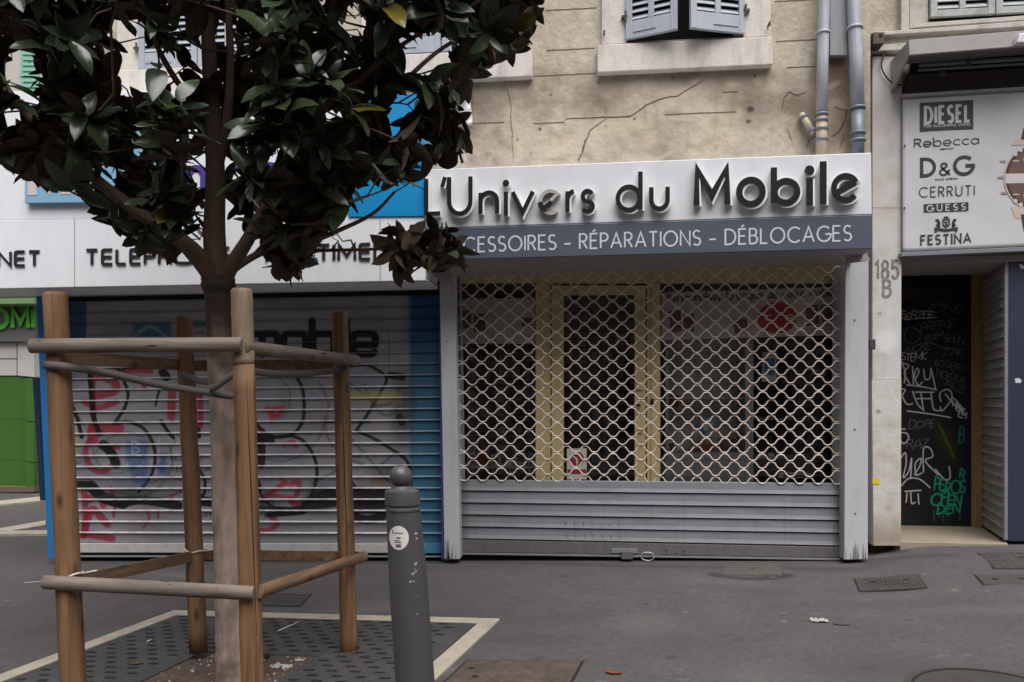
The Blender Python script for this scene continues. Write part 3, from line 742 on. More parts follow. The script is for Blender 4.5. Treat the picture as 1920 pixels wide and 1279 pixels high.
m_ = MB(); m_.box(((xa+xb)/2, (YS+Yb)/2 + .1, zc + .01), xb - xa - .02, Yb - YS - .2, .03); m_.build('room_floor', M_roomfloor, shop)

# ------------------------------------------------------------------ things in the shop window
M_post = mat('faded_poster_paper', rgb(190, 180, 178, .72), .6, .06, 4); M_postpic = mat('poster_brown_picture', rgb(110, 84, 76, .8), .6, .3, 9); M_ink = mat('poster_dark_ink', rgb(60, 54, 56), .6, .1, 9)
M_red = mat('poster_red', rgb(170, 54, 54, .7), .55, .08, 6); M_pw = mat('white_paper', rgb(216, 212, 208, .8), .6, .04, 6); M_bluec = mat('blue_card', rgb(70, 140, 190, .8), .5, .15, 14)
M_cab = mat('grey_cabinet_paint', rgb(176, 184, 188, .85), .5, .05, 4); M_blk = mat('black_plastic', (.02, .02, .022), .35, .2, 10); M_silver = mat('silver_edge', rgb(200, 202, 206, .8), .3, .05, 8, metal=.6)
YP = YS + .02
po = thing('window_poster', 'wide faded poster about phone cases with a red disc, in the larger shop window', 'poster', W(1400, 632, YP), 'posters in the shop window')
m_ = MB(); m_.pquad([(1240, 549), (1572, 538), (1574, 628), (1240, 638)], YP, .002); m_.build('sheet', M_post, po)
words('lettering', M_ink, po, C_('Personnalisez la coque de votre Mobile', 1251, 566, 1566, 555, 14.5, 2.4, YP, .001, .26))
m_ = MB(); disc_on(m_, 1457, 596, 37, 29, YP, .0012); m_.build('red_disc', M_red, po)
words('disc_lettering', M_pw, po, C_('c', 1434, 601, 1446, 600, 14, 2, YP - .0012, .001, .3), C_('e', 1474, 601, 1488, 600, 15, 2, YP - .0012, .001, .3))
m_ = MB()
for x0, y0, x1, y1 in ((1254, 584, 1276, 626), (1280, 590, 1300, 626), (1374, 600, 1400, 626), (1508, 574, 1534, 612), (1538, 572, 1562, 606)):
    m_ = MB(); poly_on(m_, [(x0, y0), (x1, y0 - 3), (x1 + 2, y1 - 5), (x0 + 4, y1)], YP, .0014); m_.build('picture', M_postpic, po)
po = thing('window_poster', 'square faded poster with phone pictures in the narrow shop window', 'poster', W(930, 645, YP), 'posters in the shop window')
m_ = MB(); m_.pquad([(857, 561), (1003, 559), (1003, 645), (858, 645)], YP, .002); m_.build('sheet', M_post, po)
m_ = MB()
for x0, y0, x1, y1 in ((864, 582, 884, 616), (888, 588, 910, 622), (978, 596, 998, 614)): m_ = MB(); poly_on(m_, [(x0, y0), (x1, y0), (x1, y1), (x0, y1)], YP, .0012); m_.build('picture', M_postpic, po)
dn = thing('door_notice', 'white and red opening hours notice with a round clock on the shop door glass', 'notice', W(1081, 898, YS))
YN = YS + .042
m_ = MB(); m_.prect(1063, 841, 1100, 899, YN, .002); m_.build('sheet', M_pw, dn)
m_ = MB(); disc_on(m_, 1082, 861, 13, 14, YN, .001); poly_on(m_, [(1064, 880), (1099, 880), (1099, 889), (1064, 889)], YN, .001); m_.build('red_print', M_red, dn)
m_ = MB(); emboss(m_, [[(0, -11), (0, 0), (-8, 6)]], 3, lambda u, v, e: W(1082 + u, 861 - v, YN - .001 - e), .001); m_.build('clock_hands', M_pw, dn)
# display cabinet behind the wide window
cb = thing('display_cabinet', 'grey framed glass display cabinet standing inside the wide shop window', 'cabinet', W(1330, 1000, YS + .5)); YC = YS + .10
m_ = MB(); m_.prect(1247, 626, 1254, 905, YC, .4); m_.prect(1397, 626, 1413, 905, YC, .4); m_.prect(1254, 849, 1397, 862, YC, .4); m_.prect(1254, 626, 1397, 634, YC, .4); m_.build('frame', M_cab, cb, bevel=.004)
m_ = MB(); m_.prect(1254, 862, 1397, 1010, YC + .01, .38); m_.build('lower_panel', M_cab, cb)
m_ = MB(); m_.prect(1254, 745, 1397, 747.5, YC + .03, .34); m_.build('shelf', M_silver, cb)
m_ = MB(); m_.prect(1254, 634, 1397, 849, YC + .385, .02); m_.build('back_panel', M_room, cb)
def item(name, label, cat, px, py, w, h, m, m2=None, Y=YC + .1, dpt=.06, group='goods on show in the shop window', rot=0):
    t_ = thing(name, label, cat, W(px, py + h / 2, Y), group)
    q = [(-w/2, -h/2), (w/2, -h/2), (w/2, h/2), (-w/2, h/2)]; c, s_ = math.cos(R(rot)), math.sin(R(rot))
    a = MB(); a.pquad([(px + x*c - y*s_, py + x*s_ + y*c) for x, y in q], Y, dpt); a.build('packet', m, t_, bevel=.003)
    if m2:
        a = MB(); a.pquad([(px + x*.7*c - y*.55*s_, py + x*.7*s_ + y*.55*c) for x, y in q], Y - .002, .003); a.build('printed_panel', m2, t_)
    return t_
item('phone_box', 'upright white and blue boxed phone on show behind the wide window', 'box', 1443, 688, 27, 56, M_pw, M_bluec, YS + .2)
item('phone_case', 'blue patterned phone case tilted on the cabinet shelf', 'phone case', 1326, 796, 24, 38, M_bluec, M_pw, YC + .1, .03, rot=52)
item('gift_box', 'low red box lying at the bottom of the display cabinet', 'box', 1325, 841, 44, 15, M_red, None, YC + .15)
item('price_card', 'small white price card propped in the lower corner of the cabinet', 'card', 1260, 838, 14, 26, M_pw, M_ink, YC + .05, .01, rot=-8)
item('orange_packet', 'dim orange packet hanging near the cabinet top shelf', 'packet', 1262, 752, 22, 24, mat('orange_card', rgb(170, 70, 30, .8), .5, .1, 9), None, YC + .25, .03)
item('brown_packet', 'brown packet standing on the cabinet floor beside the red box', 'packet', 1365, 836, 34, 26, M_postpic, None, YC + .2)
item('headphone_box', 'pinkish box on the shelf below the boxed phone', 'box', 1492, 706, 52, 26, mat('pink_card', rgb(150, 96, 104, .7), .5, .1, 9), None, YS + .7)
item('phone_cover', 'clear grey phone cover hanging at the window end', 'phone case', 1540, 680, 26, 52, M_cab, M_ink, YS + .5, .02, rot=14)
for i, (x, y, w, h, m1, m2, lb) in enumerate(((884, 861, 16, 26, M_pw, M_postpic, 'white card with a brown picture, first on the narrow window ledge'), (902, 858, 20, 20, M_red, None, 'small red packet on the narrow window ledge'),
        (929, 863, 18, 22, M_pw, M_ink, 'white and dark packet standing by the red packet on the ledge'), (954, 869, 14, 12, M_pw, None, 'tiny white box on the narrow window ledge'), (976, 860, 20, 22, M_cab, M_ink, 'grey packet on the narrow window ledge'), (996, 860, 13, 26, M_bluec, None, 'blue packet at the door end of the ledge'))):
    item('window_packet', lb, 'packet', x, y, w, h, m1, m2, YS + .22, .04)
ct = thing('display_shelf', 'narrow shelf carrying packets behind the small shop window', 'shelf', W(928, 875, YS + .25))
m_ = MB(); m_.prect(850, 874, 1004, 878, YS + .12, .32); m_.build('board', M_silver, ct)
m_ = MB(); m_.prect(856, 878, 862, 1020, YS + .2, .05); m_.prect(992, 878, 998, 1020, YS + .2, .05); m_.build('shelf_leg', M_cab, ct)
ct = thing('glass_counter', 'dark counter with silver edged shelves deep inside the shop', 'counter', W(1500, 1000, YS + .6)); Y2 = YS + .6
for yy in (784, 857): m_ = MB(); m_.prect(1416, yy, 1580, yy + 3, Y2, .4); m_.build('shelf', M_silver, ct)
m_ = MB(); m_.prect(1416, 884, 1580, 1000, Y2 + .02, .4); m_.prect(1416, 700, 1420, 884, Y2, .4); m_.build('counter_body', M_blk, ct)
r_ = random.Random(4)
for i, x in enumerate((1428, 1446, 1462, 1500, 1530, 1556)):
    item('small_phone', ['silver round gadget on the counter shelf', 'white phone lying at the counter shelf front', 'grey phone lying between white phones', 'small dark phone in the middle of the counter shelf', 'pale phone with dark screen on the counter shelf', 'last phone on the counter shelf, by the white pillar'][i], 'phone', x, 853, 12, 7, [M_silver, M_pw, M_cab, M_blk, M_pw, M_silver][i], None, Y2 + .05, .08)
item('price_list', 'white sheet lying at the bottom of the shop window by the counter', 'paper', 1490, 892, 60, 10, M_pw, M_ink, YS + .2, .1)
rk = thing('accessory_rack', 'dark wall rack of hanging phone accessories seen through the door', 'rack', W(1125, 900, YS + 1.3)); YK = YS + 1.3
m_ = MB(); m_.prect(1040, 560, 1230, 1000, YK, .04); m_.build('back_board', mat('brown_board', rgb(120, 98, 92, .8), .7, .15, 5), rk)
m_ = MB()
for j in range(8):
    for i in range(6):
        if r_.random() < .8: x = 1060 + i*24 + r_.uniform(-3, 3); y = 585 + j*37 + r_.uniform(-4, 4); m_.prect(x, y, x + r_.uniform(12, 17), y + r_.uniform(20, 28), YK - .03, .02)
m_.build('hanging_packets', mat('dull_packet', rgb(160, 154, 158, .8), .4, .7, 16), rk)['kind'] = 'stuff'
rk = thing('accessory_rack', 'dark wall rack of phone cases behind the narrow window', 'rack', W(930, 900, YS + .9)); YK = YS + .9
m_ = MB(); m_.prect(840, 640, 1010, 1000, YK, .04); m_.build('back_board', bpy.data.materials['brown_board'], rk)
m_ = MB()
for j in range(6):
    for i in range(6):
        if r_.random() < .8: x = 850 + i*27 + r_.uniform(-3, 3); y = 655 + j*36 + r_.uniform(-4, 4); m_.prect(x, y, x + r_.uniform(13, 18), y + r_.uniform(20, 28), YK - .03, .02)
m_.build('hanging_packets', bpy.data.materials['dull_packet'], rk)['kind'] = 'stuff'

# ------------------------------------------------------------------ rolling grille in front of the phone shop
YR = D + .10
gr = thing('rolling_grille', 'closed wavy chain grille with grey steel slats below, over the phone shop', 'security grille', W(1220, 1050, YR))
gTL, gTR, gBL, gBR = (857, 514), (1583, 498), (862, 896), (1581, 903)
m_ = MB(); rows = 28; per = 20.6; seg = 16
def gpt(u, v, dy=0.0):
    x = (gTL[0]*(1-u) + gTR[0]*u)*(1-v) + (gBL[0]*(1-u) + gBR[0]*u)*v; y = (gTL[1]*(1-u) + gTR[1]*u)*(1-v) + (gBL[1]*(1-u) + gBR[1]*u)*v
    q = W(x, y, YR); return q + Vector((0, dy, 0))

rh = 1 / (rows - .5)
rg = random.Random(12); n = int(per * seg)
for k in range(rows):
    sgn = 1 if k % 2 else -1; pts = []; off = rg.uniform(-.004, .004); dv = rg.uniform(-.025, .025)
    for i in range(n + 1):
        u = i / n; ph = u * per * 2 * math.pi + off * 10
        s_ = math.tanh(1.35 * math.sin(ph)) / math.tanh(1.35)      # flattened crests
        v = (k + .5 + .40 * sgn * s_ + dv + .02 * math.sin(u * 9 + k)) * rh
        pts.append(gpt(min(u, .9995), v, .006 * sgn + .012 * math.sin(u * 7 + k * .4)))
    m_.tube(pts, .0062, 6)
m_.build('grille_bars', M_chain, gr, smooth=True)
m_ = MB()
for k in range(rows - 1):
    for i in range(int(per)):
        sgn = 1 if k % 2 else -1; u = (i + (.25 if sgn > 0 else .75)) / per
        if u > .995: continue
        v = (k + 1.0) * rh; a, b = gpt(u, v - .006, 0), gpt(u, v + .006, 0)
        m_.tube([a, b], .0075, 6)
m_.build('grille_links', M_chain, gr, smooth=True)['kind'] = 'stuff'
m_ = MB(); m_.pquad([(853.4, 508), (858, 508), (864, 1046), (861.5, 1046)], YR - .03, .1); m_.build('guide_rail', M_rail, gr)
m_ = MB(); m_.pquad([(1581, 494), (1585, 494), (1583, 1052), (1580, 1052)], YR - .03, .1); m_.build('guide_rail', M_rail, gr)
def slat_sheet(tl, tr, br, bl, n_slat, Y, prof, nu=2):
    """roller slats between four photo corners; prof = [(fraction down the slat, metres towards the viewer)]"""
    TL, TR, BR, BL = [W(*q, Y) for q in (tl, tr, br, bl)]; mb = MB(); rowsv = []
    for k in range(n_slat):
        for f, o in prof: rowsv.append(((k + f) / n_slat, o))
    def fn(i, j):
        v, o = rowsv[j]; u = i / nu
        p = (TL*(1-u) + TR*u)*(1-v) + (BL*(1-u) + BR*u)*v; return p + Vector((0, -o, 0)), u, v
    UV = []
    for j in range(len(rowsv)):
        for i in range(nu + 1):
            p, u, v = fn(i, j); mb.v.append(tuple(p)); UV.append((u, v))
    for j in range(len(rowsv) - 1):
        for i in range(nu): a = j*(nu+1)+i; mb.f.append((a, a+nu+1, a+nu+2, a+1)); mb.mi.append(0)
    return mb, np.array(UV)
prof_r = [(0, -.006), (.05, -.002), (.3, .0005), (.6, .0035), (.82, .0105), (.88, .013), (.892, .012), (.897, -.024), (.995, -.024)]
mb, UV = slat_sheet((862, 899), (1580, 906), (1580, 1025), (863, 1011), 5, YR, prof_r, 300)
C = np.zeros((len(mb.v), 4)); PX = 862 + UV[:, 0]*718; PY = UV[:, 1]*112 + 900
for j in range(2):
    for row in range(2):
        for i in range(7):
            x = 1068 + i*16.6 + (8 if row == 0 else 0) + j*3; y = (63 + 22*j*1.02 if row == 0 else 68 + 22*j*1.02) + 914; blob(C, PX, PY, x, y, 1.6, 1.8, (.01, .01, .01), 1, .3)
r_ = random.Random(8)
for _ in range(60): blob(C, PX, PY, r_.uniform(862, 1580), r_.uniform(900, 1012), r_.uniform(2, 20), r_.uniform(1, 3), rgb(88, 84, 82) if r_.random() < .6 else rgb(160, 160, 162), r_.uniform(.1, .35), .8)
patch(C, PX, PY, 850, 890, 876, 1020, rgb(46, 44, 44), .55, 8); patch(C, PX, PY, 1566, 890, 1600, 1020, rgb(46, 44, 44), .55, 6)
for _ in range(22): x = r_.uniform(870, 1575); spray(C, PX, PY, [(x, r_.uniform(900, 980)), (x + r_.uniform(-4, 4), 1012)], 3, rgb(92, 88, 86), .25, 3)
mb.col = C; mb.build('slat_curtain', M_slat, gr)
m_ = MB(); m_.pquad([(863, 1012), (1580, 1026), (1580, 1046), (863, 1035)], YR - .012, .03); m_.build('bottom_bar', M_slatp, gr, bevel=.003)
m_ = MB(); m_.pquad([(863, 1036.5), (1580, 1047.5), (1580, 1051), (863, 1040)], YR - .022, .045); m_.build('sill_rail', M_slat, gr, bevel=.002)
lk = thing('floor_lock', 'small grey steel lock box bolting the grille slats to the ground', 'lock', W(1176, 1052, YR - .05))
m_ = MB(); m_.pquad([(1166, 1034), (1188, 1034), (1187, 1049), (1165, 1049)], YR - .06, .05); m_.build('lock_case', M_slatp, lk, bevel=.005)
m_ = MB(); m_.pquad([(1146, 1028), (1196, 1029), (1195, 1038), (1146, 1037)], YR - .02, .01); m_.build('hasp', M_slat, lk, bevel=.002)
m_ = MB(); c = W(1214, 1043, YR - .035); m_.tube([c + Vector((.055*math.cos(a), -.01, .034*math.sin(a))) for a in [2*math.pi*k/20 for k in range(21)]], .004, 6); tag(m_.build('pull_ring', M_silver, smooth=True), 'oval wire pull ring hanging on the bottom bar of the grille', 'ring')
m_ = MB()
for x, y in ((1250, 1030), (1268, 1035), (1283, 1031), (1251, 1037), (1284, 1038)): m_.box(W(x, y, YR - .016), .012, .012, .012)
m_.build('bolts', M_slatp, gr)
m_ = MB(); m_.pquad([(856, 1040), (1590, 1052), (1590, 1064), (856, 1056)], YR + .03, .2); m_.build('threshold_gap', M_gap, shop)

# ------------------------------------------------------------------ phone shop sign
YF = D - .5
M_face = mat('black_letter_face', (.009, .009, .010), .5, .1, 6, spec=.2); M_band = mat('slate_band', rgb(76, 84, 98, .92), .4, .03, 4, dirt=rgb(60, 66, 78), dirt_amt=.2, dirt_scale=3)
M_bandtxt = mat('pale_band_lettering', rgb(206, 210, 216, .85), .5, .03, 6); M_ret = mat('white_letter_return', rgb(232, 231, 230, .98), .4, .04, 9)
sg = thing('shop_sign', 'white and slate sign board with raised black letters above the wavy grille', 'sign', W(1220, 480, YF))
m_ = MB(); m_.pquad([(797, 318), (1634, 286), (1635, 402), (798, 428)], YF, .46); m_.build('board', M_white, sg, bevel=.006)
m_ = MB(); m_.pquad([(798, 428.6), (1635, 402.6), (1635.5, 466), (799, 488)], YF - .012, .47); m_.build('slate_band', M_band, sg, bevel=.005)
a_, b_ = W(799, 488.6, YF), W(1636, 466.6, YF); c_, d_ = W(1590, 494, D - .04), W(826, 520, D - .04)
m_ = MB(); m_.slab(a_, b_, Vector((b_.x, D - .035, c_.z)), Vector((a_.x, D - .035, d_.z)), (0, .0, .03)); m_.build('soffit', M_soffit, sg, bevel=.004)
m_ = MB(); m_.pquad([(1588, 472), (1622, 470), (1632, 488), (1588, 494)], D - .30, .02); m_.build('end_bracket', M_soffit, sg)
m_ = MB(); m_.pquad([(794, 494), (842, 506), (842, 532), (834, 540)], D - .26, .03); m_.build('end_bracket', M_soffit, sg, bevel=.004)
words('band_lettering', M_bandtxt, sg, C_('ACCESSOIRES', 818, 474.5, 1042, 467.5, 27, 3.2, YF - .012, .002, .26), C_('-', 1058, 468, 1070, 467.5, 26, 3.2, YF - .012, .002), C_('RÉPARATIONS', 1087, 466.5, 1313, 459.5, 27.5, 3.2, YF - .012, .002, .26),
    C_('-', 1330, 459.5, 1342, 459, 26, 3.2, YF - .012, .002), C_('DÉBLOCAGES', 1360, 458.5, 1596, 451, 28, 3.2, YF - .012, .002, .26))
def letter(ch, x0, x1, yb, h, w, face=True):
    """one channel letter: white returns, black face"""
    wd_, st = glyph(ch); asc = 1.0
    kx = (x1 - x0 - w) / wd_ if wd_ > .05 else h
    S = [[(w/2 + px * kx, w/2 + py * (h - w)) for px, py in s_] for s_ in st]
    if wd_ <= .05: S = [[((x1 - x0)/2 + px * h, w/2 * 0 + py * h) for px, py in s_] for s_ in st]
    pl = lambda u, v, e: W(x0 + u, yb - v - (u * .03), YF - e)
    emboss(LB, S, w + 2.6, lambda u, v, e: W(x0 + u + 2.0, yb - v - u * .03 + 2.4, YF - e), .056)
    if face: emboss(LF, S, w, pl, .064, .0565)
    return S
LB, LF = MB(), MB()
def end_word():
    global LB, LF
    LB.build('letter_returns', M_ret, sg); LF.build('lettering', M_face, sg); LB, LF = MB(), MB()
for ch, x0, x1, yb, h, w in (('L', 796, 829, 404, 72, 7), ("'", 826, 834, 403, 71, 7), ('U', 838, 886, 405, 77, 8), ('n', 897, 936, 404.5, 67, 8), ('i', 944, 953, 404, 67, 8), ('v', 957, 1003, 403, 67, 8),
                             ('r', 1060, 1081, 401, 66, 8), ('s', 1087, 1116, 400.5, 66, 8), ('d', 1154, 1205, 398.5, 74.5, 8.5), ('u', 1217, 1256, 396, 70, 8.5), ('M', 1300, 1370, 391, 80, 12),
                             ('o', 1380, 1436, 389.5, 81, 12), ('b', 1445, 1501, 387, 74, 12), ('i', 1510, 1526, 385, 78, 13), ('l', 1537, 1550, 382.5, 74, 13), ('ε', 1558, 1613, 381.5, 80, 11)):
    if (ch, x0) in (('d', 1154), ('M', 1300)): end_word()
    letter(ch, x0, x1, yb, h, w)
    if x0 in (944, 1510):
        x, y, r_d = (948.5, 343, 6) if x0 == 944 else (1518, 319, 9)
        disc_on(LB, x + 2, y + 2.4, r_d + 1.4, r_d + 1.4, YF, .056); disc_on(LF, x, y, r_d, r_d, YF, .0645)
    if x0 == 1087: emboss(LF, [[(1012, 379), (1014, 386), (1021, 392)], [(1019, 391), (1029, 384), (1034, 378)]], 9, lambda u, v, e: W(u, v, YF - e), .063, .0565)
end_word()
LW = MB(); esh = [(1021, 388), (1046, 366)] 
emboss(LW, [[(1016, 393), (1042, 366)] + [(1032 + 19*math.cos(R(a)), 379 - 21*math.sin(R(a))) for a in range(45, 325, 14)]], 6.5, lambda u, v, e: W(u, v, YF - e), .050)
LW.build('worn_letter', mat('grey_bare_letter', rgb(176, 170, 162, .8), .5, .2, 30), sg, label='grey letter e whose black face has mostly come off')

# ------------------------------------------------------------------ the shop to its left: sign
sl = thing('shop_sign', 'long white sign with sky blue panels behind the tree, over the graffiti shutter', 'sign', W(400, 530, YF))
M_sky = mat('pale_sky_panel', rgb(140, 186, 216, .85), .4, .03, 3); M_blue = mat('cyan_panel', rgb(0, 140, 200, .9), .4, .04, 3); M_purple = mat('purple_print', rgb(80, 60, 150, .85), .5, .05, 6)
m_ = MB(); m_.pquad([(-260, 414), (796, 406.5), (798, 526), (-260, 546)], YF + .012, .46); M_white2 = mat('bright_white_board', rgb(232, 233, 238, .98), .4, .02, 3, dirt=rgb(180, 178, 176), dirt_amt=.15, dirt_scale=3, dirt_stretch=(3, 3, .6)); m_.build('lower_board', M_white2, sl, bevel=.005)
m_ = MB(); m_.pquad([(-260, 170), (652, 172), (652, 407), (-260, 413.5)], YF + .02, .3); m_.build('upper_board', M_white2, sl, bevel=.004)
m_ = MB(); m_.pquad([(48, 196), (310, 190), (310, 378), (46, 381)], YF - .03, .048); m_.build('sky_panel', M_sky, sl, bevel=.004)
m_ = MB(); m_.pquad([(653, 178), (790, 174), (795.5, 405.6), (653, 407)], YF + .0, .3); m_.build('cyan_panel', M_blue, sl, bevel=.004)
m_ = MB(); text_on(m_, 'M', 60, 366, 124, 364, 56, 18, YF - .03, .003); m_.build('panel_lettering', M_pw, sl)
m_ = MB(); text_on(m_, 'mobile', 352, 368, 610, 358, 78, 14, YF + .02, .004, .2); m_.build('purple_lettering', M_purple, sl)
M_tel = mat('dark_raised_letter', rgb(38, 36, 42), .4, .1, 6)
words('lettering', M_tel, sl, C_('INTERNET', -122, 500, 74, 497.5, 26, 5.4, YF + .012, .010, .26, sq=.5), C_('TELEPHONIE', 162, 496, 430, 492, 27, 5.6, YF + .012, .010, .26, sq=.5), C_('MULTIMEDIA', 500, 490, 772, 484, 28, 5.8, YF + .012, .010, .26, sq=.5))
a_, b_ = W(-260, 546.3, YF + .0135), W(798, 526.3, YF + .0135); 
m_ = MB(); z0_ = W(100, 556, D).z; z1_ = W(800, 541, D).z
m_.slab(a_, b_, Vector((b_.x, D + .08, z1_)), Vector((a_.x, D + .08, z0_)), (0, 0, .03)); m_.build('soffit', M_soffit, sl)
m_ = MB()
for x, y1 in ((139, 538), (712, 526), (420, 531)): m_.pquad([(x, 411), (x + 1.6, 411), (x + 1.6, y1), (x, y1)], YF + .0112, .002)
m_.build('panel_joint', mat('panel_joint_grey', rgb(168, 168, 170, .8), .6, .03, 4), sl)
bn = MB(); 
bn.grid(8, 14, lambda u, v: W(862 + 22*u + 2*math.sin(v*9), 150 + 85*v, D - .05 - .03*math.sin(u*5 + v*11)*math.sin(v*7)))
o_ = bn.build('torn_foil', mat('crumpled_white_foil', rgb(214, 212, 214, .9), .35, .1, 9, bump=.4, bscale=30), smooth=True); tag(o_, 'torn white crumpled plastic strip hanging on the wall beside the cyan panel', 'plastic strip')
sf = o_.modifiers.new('thick', 'SOLIDIFY'); sf.thickness = .004

# ------------------------------------------------------------------ graffiti shutter
YL = D + .10
rs = thing('roller_shutter', 'silver roller shutter covered in red and black graffiti with blue ends', 'shutter', W(460, 1046, YL))
prof_l = [(0, .000), (.02, .004), (.11, .019), (.125, .019), (.14, .001), (.20, .002), (.28, .003), (.36, .0027), (.44, .0023), (.52, .0019), (.60, .0015), (.68, .0011), (.76, .0007), (.84, .0002), (.92, -.0002), (.985, -.0005)]
NS = 22
mb, UV = slat_sheet((92, 566), (824, 552), (829, 1019), (103, 1017), NS, YL, prof_l, 760)
u, v = UV[:, 0], UV[:, 1]
PX = (92*(1-u) + 824*u)*(1-v) + (103*(1-u) + 829*u)*v; PY = (566*(1-u) + 552*u)*(1-v) + (1017*(1-u) + 1019*u)*v
C = np.zeros((len(mb.v), 4))
red, blk, blue, yel, blc = rgb(170, 36, 62, .8), rgb(26, 24, 28), rgb(66, 104, 160, .8), rgb(190, 184, 40, .8), rgb(56, 110, 142, .75)
K = 1212 / 360.0; A1 = lambda L: [(100 + x / K, 680 + y / K) for x, y in L]
K2 = 1346 / 400.0; A2 = lambda L: [(440 + x / K2, 680 + y / K2) for x, y in L]
gry = rgb(120, 112, 118, .8); drk = rgb(84, 76, 80)
r_ = random.Random(2)
for _ in range(130): blob(C, PX, PY, r_.uniform(120, 820), r_.uniform(560, 1010), r_.uniform(10, 70), r_.uniform(6, 30), (gry, drk, rgb(176, 172, 178, .8), rgb(100, 110, 130, .8))[r_.randrange(4)], r_.uniform(.1, .4), .8)
patch(C, PX, PY, 90, 550, 166, 660, rgb(30, 84, 128, .8), .9, 2); patch(C, PX, PY, 90, 660, 130, 1030, rgb(108, 140, 170, .8), .5, 8)
patch(C, PX, PY, 771, 530, 840, 1040, blc, .95, 3); patch(C, PX, PY, 771, 830, 840, 1040, rgb(78, 140, 172, .75), .6, 40); patch(C, PX, PY, 771, 530, 840, 640, rgb(20, 70, 130, .8), .7, 24)
patch(C, PX, PY, 735, 690, 778, 860, drk, .35, 14); patch(C, PX, PY, 680, 740, 760, 880, rgb(140, 134, 140, .8), .3, 20)
patch(C, PX, PY, 256, 604, 330, 632, rgb(30, 100, 140, .8), .85, 3); patch(C, PX, PY, 358, 602, 412, 614, rgb(20, 120, 110, .8), .85, 2)
spray(C, PX, PY, [(262, 628), (290, 612), (318, 630)], 6, rgb(190, 200, 206, .8), .5, 2)
st, tw = layout('mobile', .18, .45); kx = 236 / tw
for s_ in st: spray(C, PX, PY, [(474 + x * kx, 664 - y * 58) for x, y in s_], 14, rgb(24, 18, 20), 1.0, 1.0, curve=False)
spray(C, PX, PY, [(734, 606), (735, 690)], 1.2, rgb(60, 56, 58), .8, .6, False)
# red column of letters
for L, w in (([(265,95),(330,90),(410,130),(405,180),(290,205)], 16), ([(262,95),(268,330)], 13), ([(210,250),(290,285),(420,250)], 11), ([(262,400),(272,480),(250,500)], 17), ([(255,425),(350,415),(440,415)], 18),
             ([(245,480),(215,560),(250,660),(330,690),(400,640)], 11), ([(390,530),(430,535)], 10), ([(205,800),(215,950),(205,1080)], 13), ([(230,860),(320,850),(330,900)], 14), ([(200,1090),(240,960),(270,930),(340,1000),(360,1020)], 15),
             ([(210,1080),(300,1095),(390,1110)], 14), ([(480,50),(560,40),(640,50)], 13), ([(590,110),(600,150)], 10), ([(780,190),(775,340)], 16), ([(960,200),(960,400),(905,350)], 11), ([(910,210),(960,210)], 8),
             ([(620,940),(630,990),(590,1050)], 4), ([(380,790),(390,830),(350,840)], 8), ([(410,900),(400,970)], 6), ([(830,810),(770,850)], 5), ([(690,930),(690,980)], 5)):
    spray(C, PX, PY, A1(L), w * 1.0, red, .85, 1.2)
for L, w in (([(240,290),(290,340),(340,290),(265,295)], 13), ([(260,300),(270,370)], 10), ([(345,520),(400,500),(420,530)], 9), ([(150,800),(200,790)], 9), ([(230,845),(290,800),(350,760)], 12), ([(330,740),(380,770)], 10), ([(400,760),(440,760),(420,840),(390,880),(450,900)], 13),
             ([(150,1055),(240,1060),(300,1020),(270,980)], 13), ([(150,450),(200,440)], 22), ([(230,830),(380,850)], 9)):
    spray(C, PX, PY, A2(L), w / 1.2, red if w != 10 else rgb(200, 70, 60, .8), .8, 2)
for L, w in (([(245,60),(255,200),(270,350),(310,450)], 9), ([(110,70),(120,250),(160,350),(190,470)], 7), ([(470,120),(495,200),(470,290),(405,380)], 5.5), ([(400,385),(500,375),(600,420),(660,520),(670,620),(640,720),(560,820)], 5.5),
             ([(720,60),(745,90)], 14), ([(715,150),(690,200),(675,270)], 4), ([(710,370),(750,430),(790,475)], 6), ([(330,520),(360,540),(395,590),(415,640)], 16), ([(340,520),(400,600)], 10), ([(130,770),(250,780),(340,860),(450,890),(560,870)], 12),
             ([(250,780),(330,850),(460,890)], 18), ([(440,875),(600,870),(820,905)], 14), ([(950,420),(955,470)], 6), ([(960,690),(990,740),(985,830),(950,830)], 5), ([(930,870),(1030,880)], 16), ([(400,20),(450,50),(490,20)], 4)):
    spray(C, PX, PY, A1(L), w * 1.2, blk, .97, .9)
for L, w in (([(420,80),(460,170),(470,270),(460,370),(400,450),(290,470),(200,420),(160,350),(150,270)], 5.5), ([(150,440),(230,480),(300,470),(400,465),(470,500),(530,590),(550,690),(530,800),(490,870)], 5.5), ([(200,480),(205,560),(200,640)], 13), ([(200,480),(260,490)], 14),
             ([(150,690),(190,760),(200,830),(260,900),(340,930),(480,900)], 4.5), ([(730,25),(850,15),(940,60),(975,110),(930,200),(870,310),(790,430)], 5), ([(790,430),(900,480),(1010,550),(1090,610),(1115,680),(1120,780)], 5), ([(740,700),(790,790),(860,830),(940,830)], 4),
             ([(530,850),(640,820)], 14), ([(500,890),(640,870)], 22), ([(740,830),(850,850),(960,850)], 26), ([(740,900),(960,900)], 26), ([(740,960),(850,990),(950,970)], 14), ([(150,920),(480,930)], 9), ([(250,960),(460,940)], 10), ([(600,370),(870,370)], 5), ([(1000,80),(1070,90)], 12), ([(1050,340),(1070,380)], 10)):
    spray(C, PX, PY, A2(L), w * 1.2, blk, .95, .9)
for x0, y0, x1, y1 in ((480,490,625,625), (500,625,625,700), (520,690,620,770), (700,560,745,700), (690,640,755,705)): patch(C, PX, PY, 100 + x0/K, 680 + y0/K, 100 + x1/K, 680 + y1/K, blue, .75, 4)
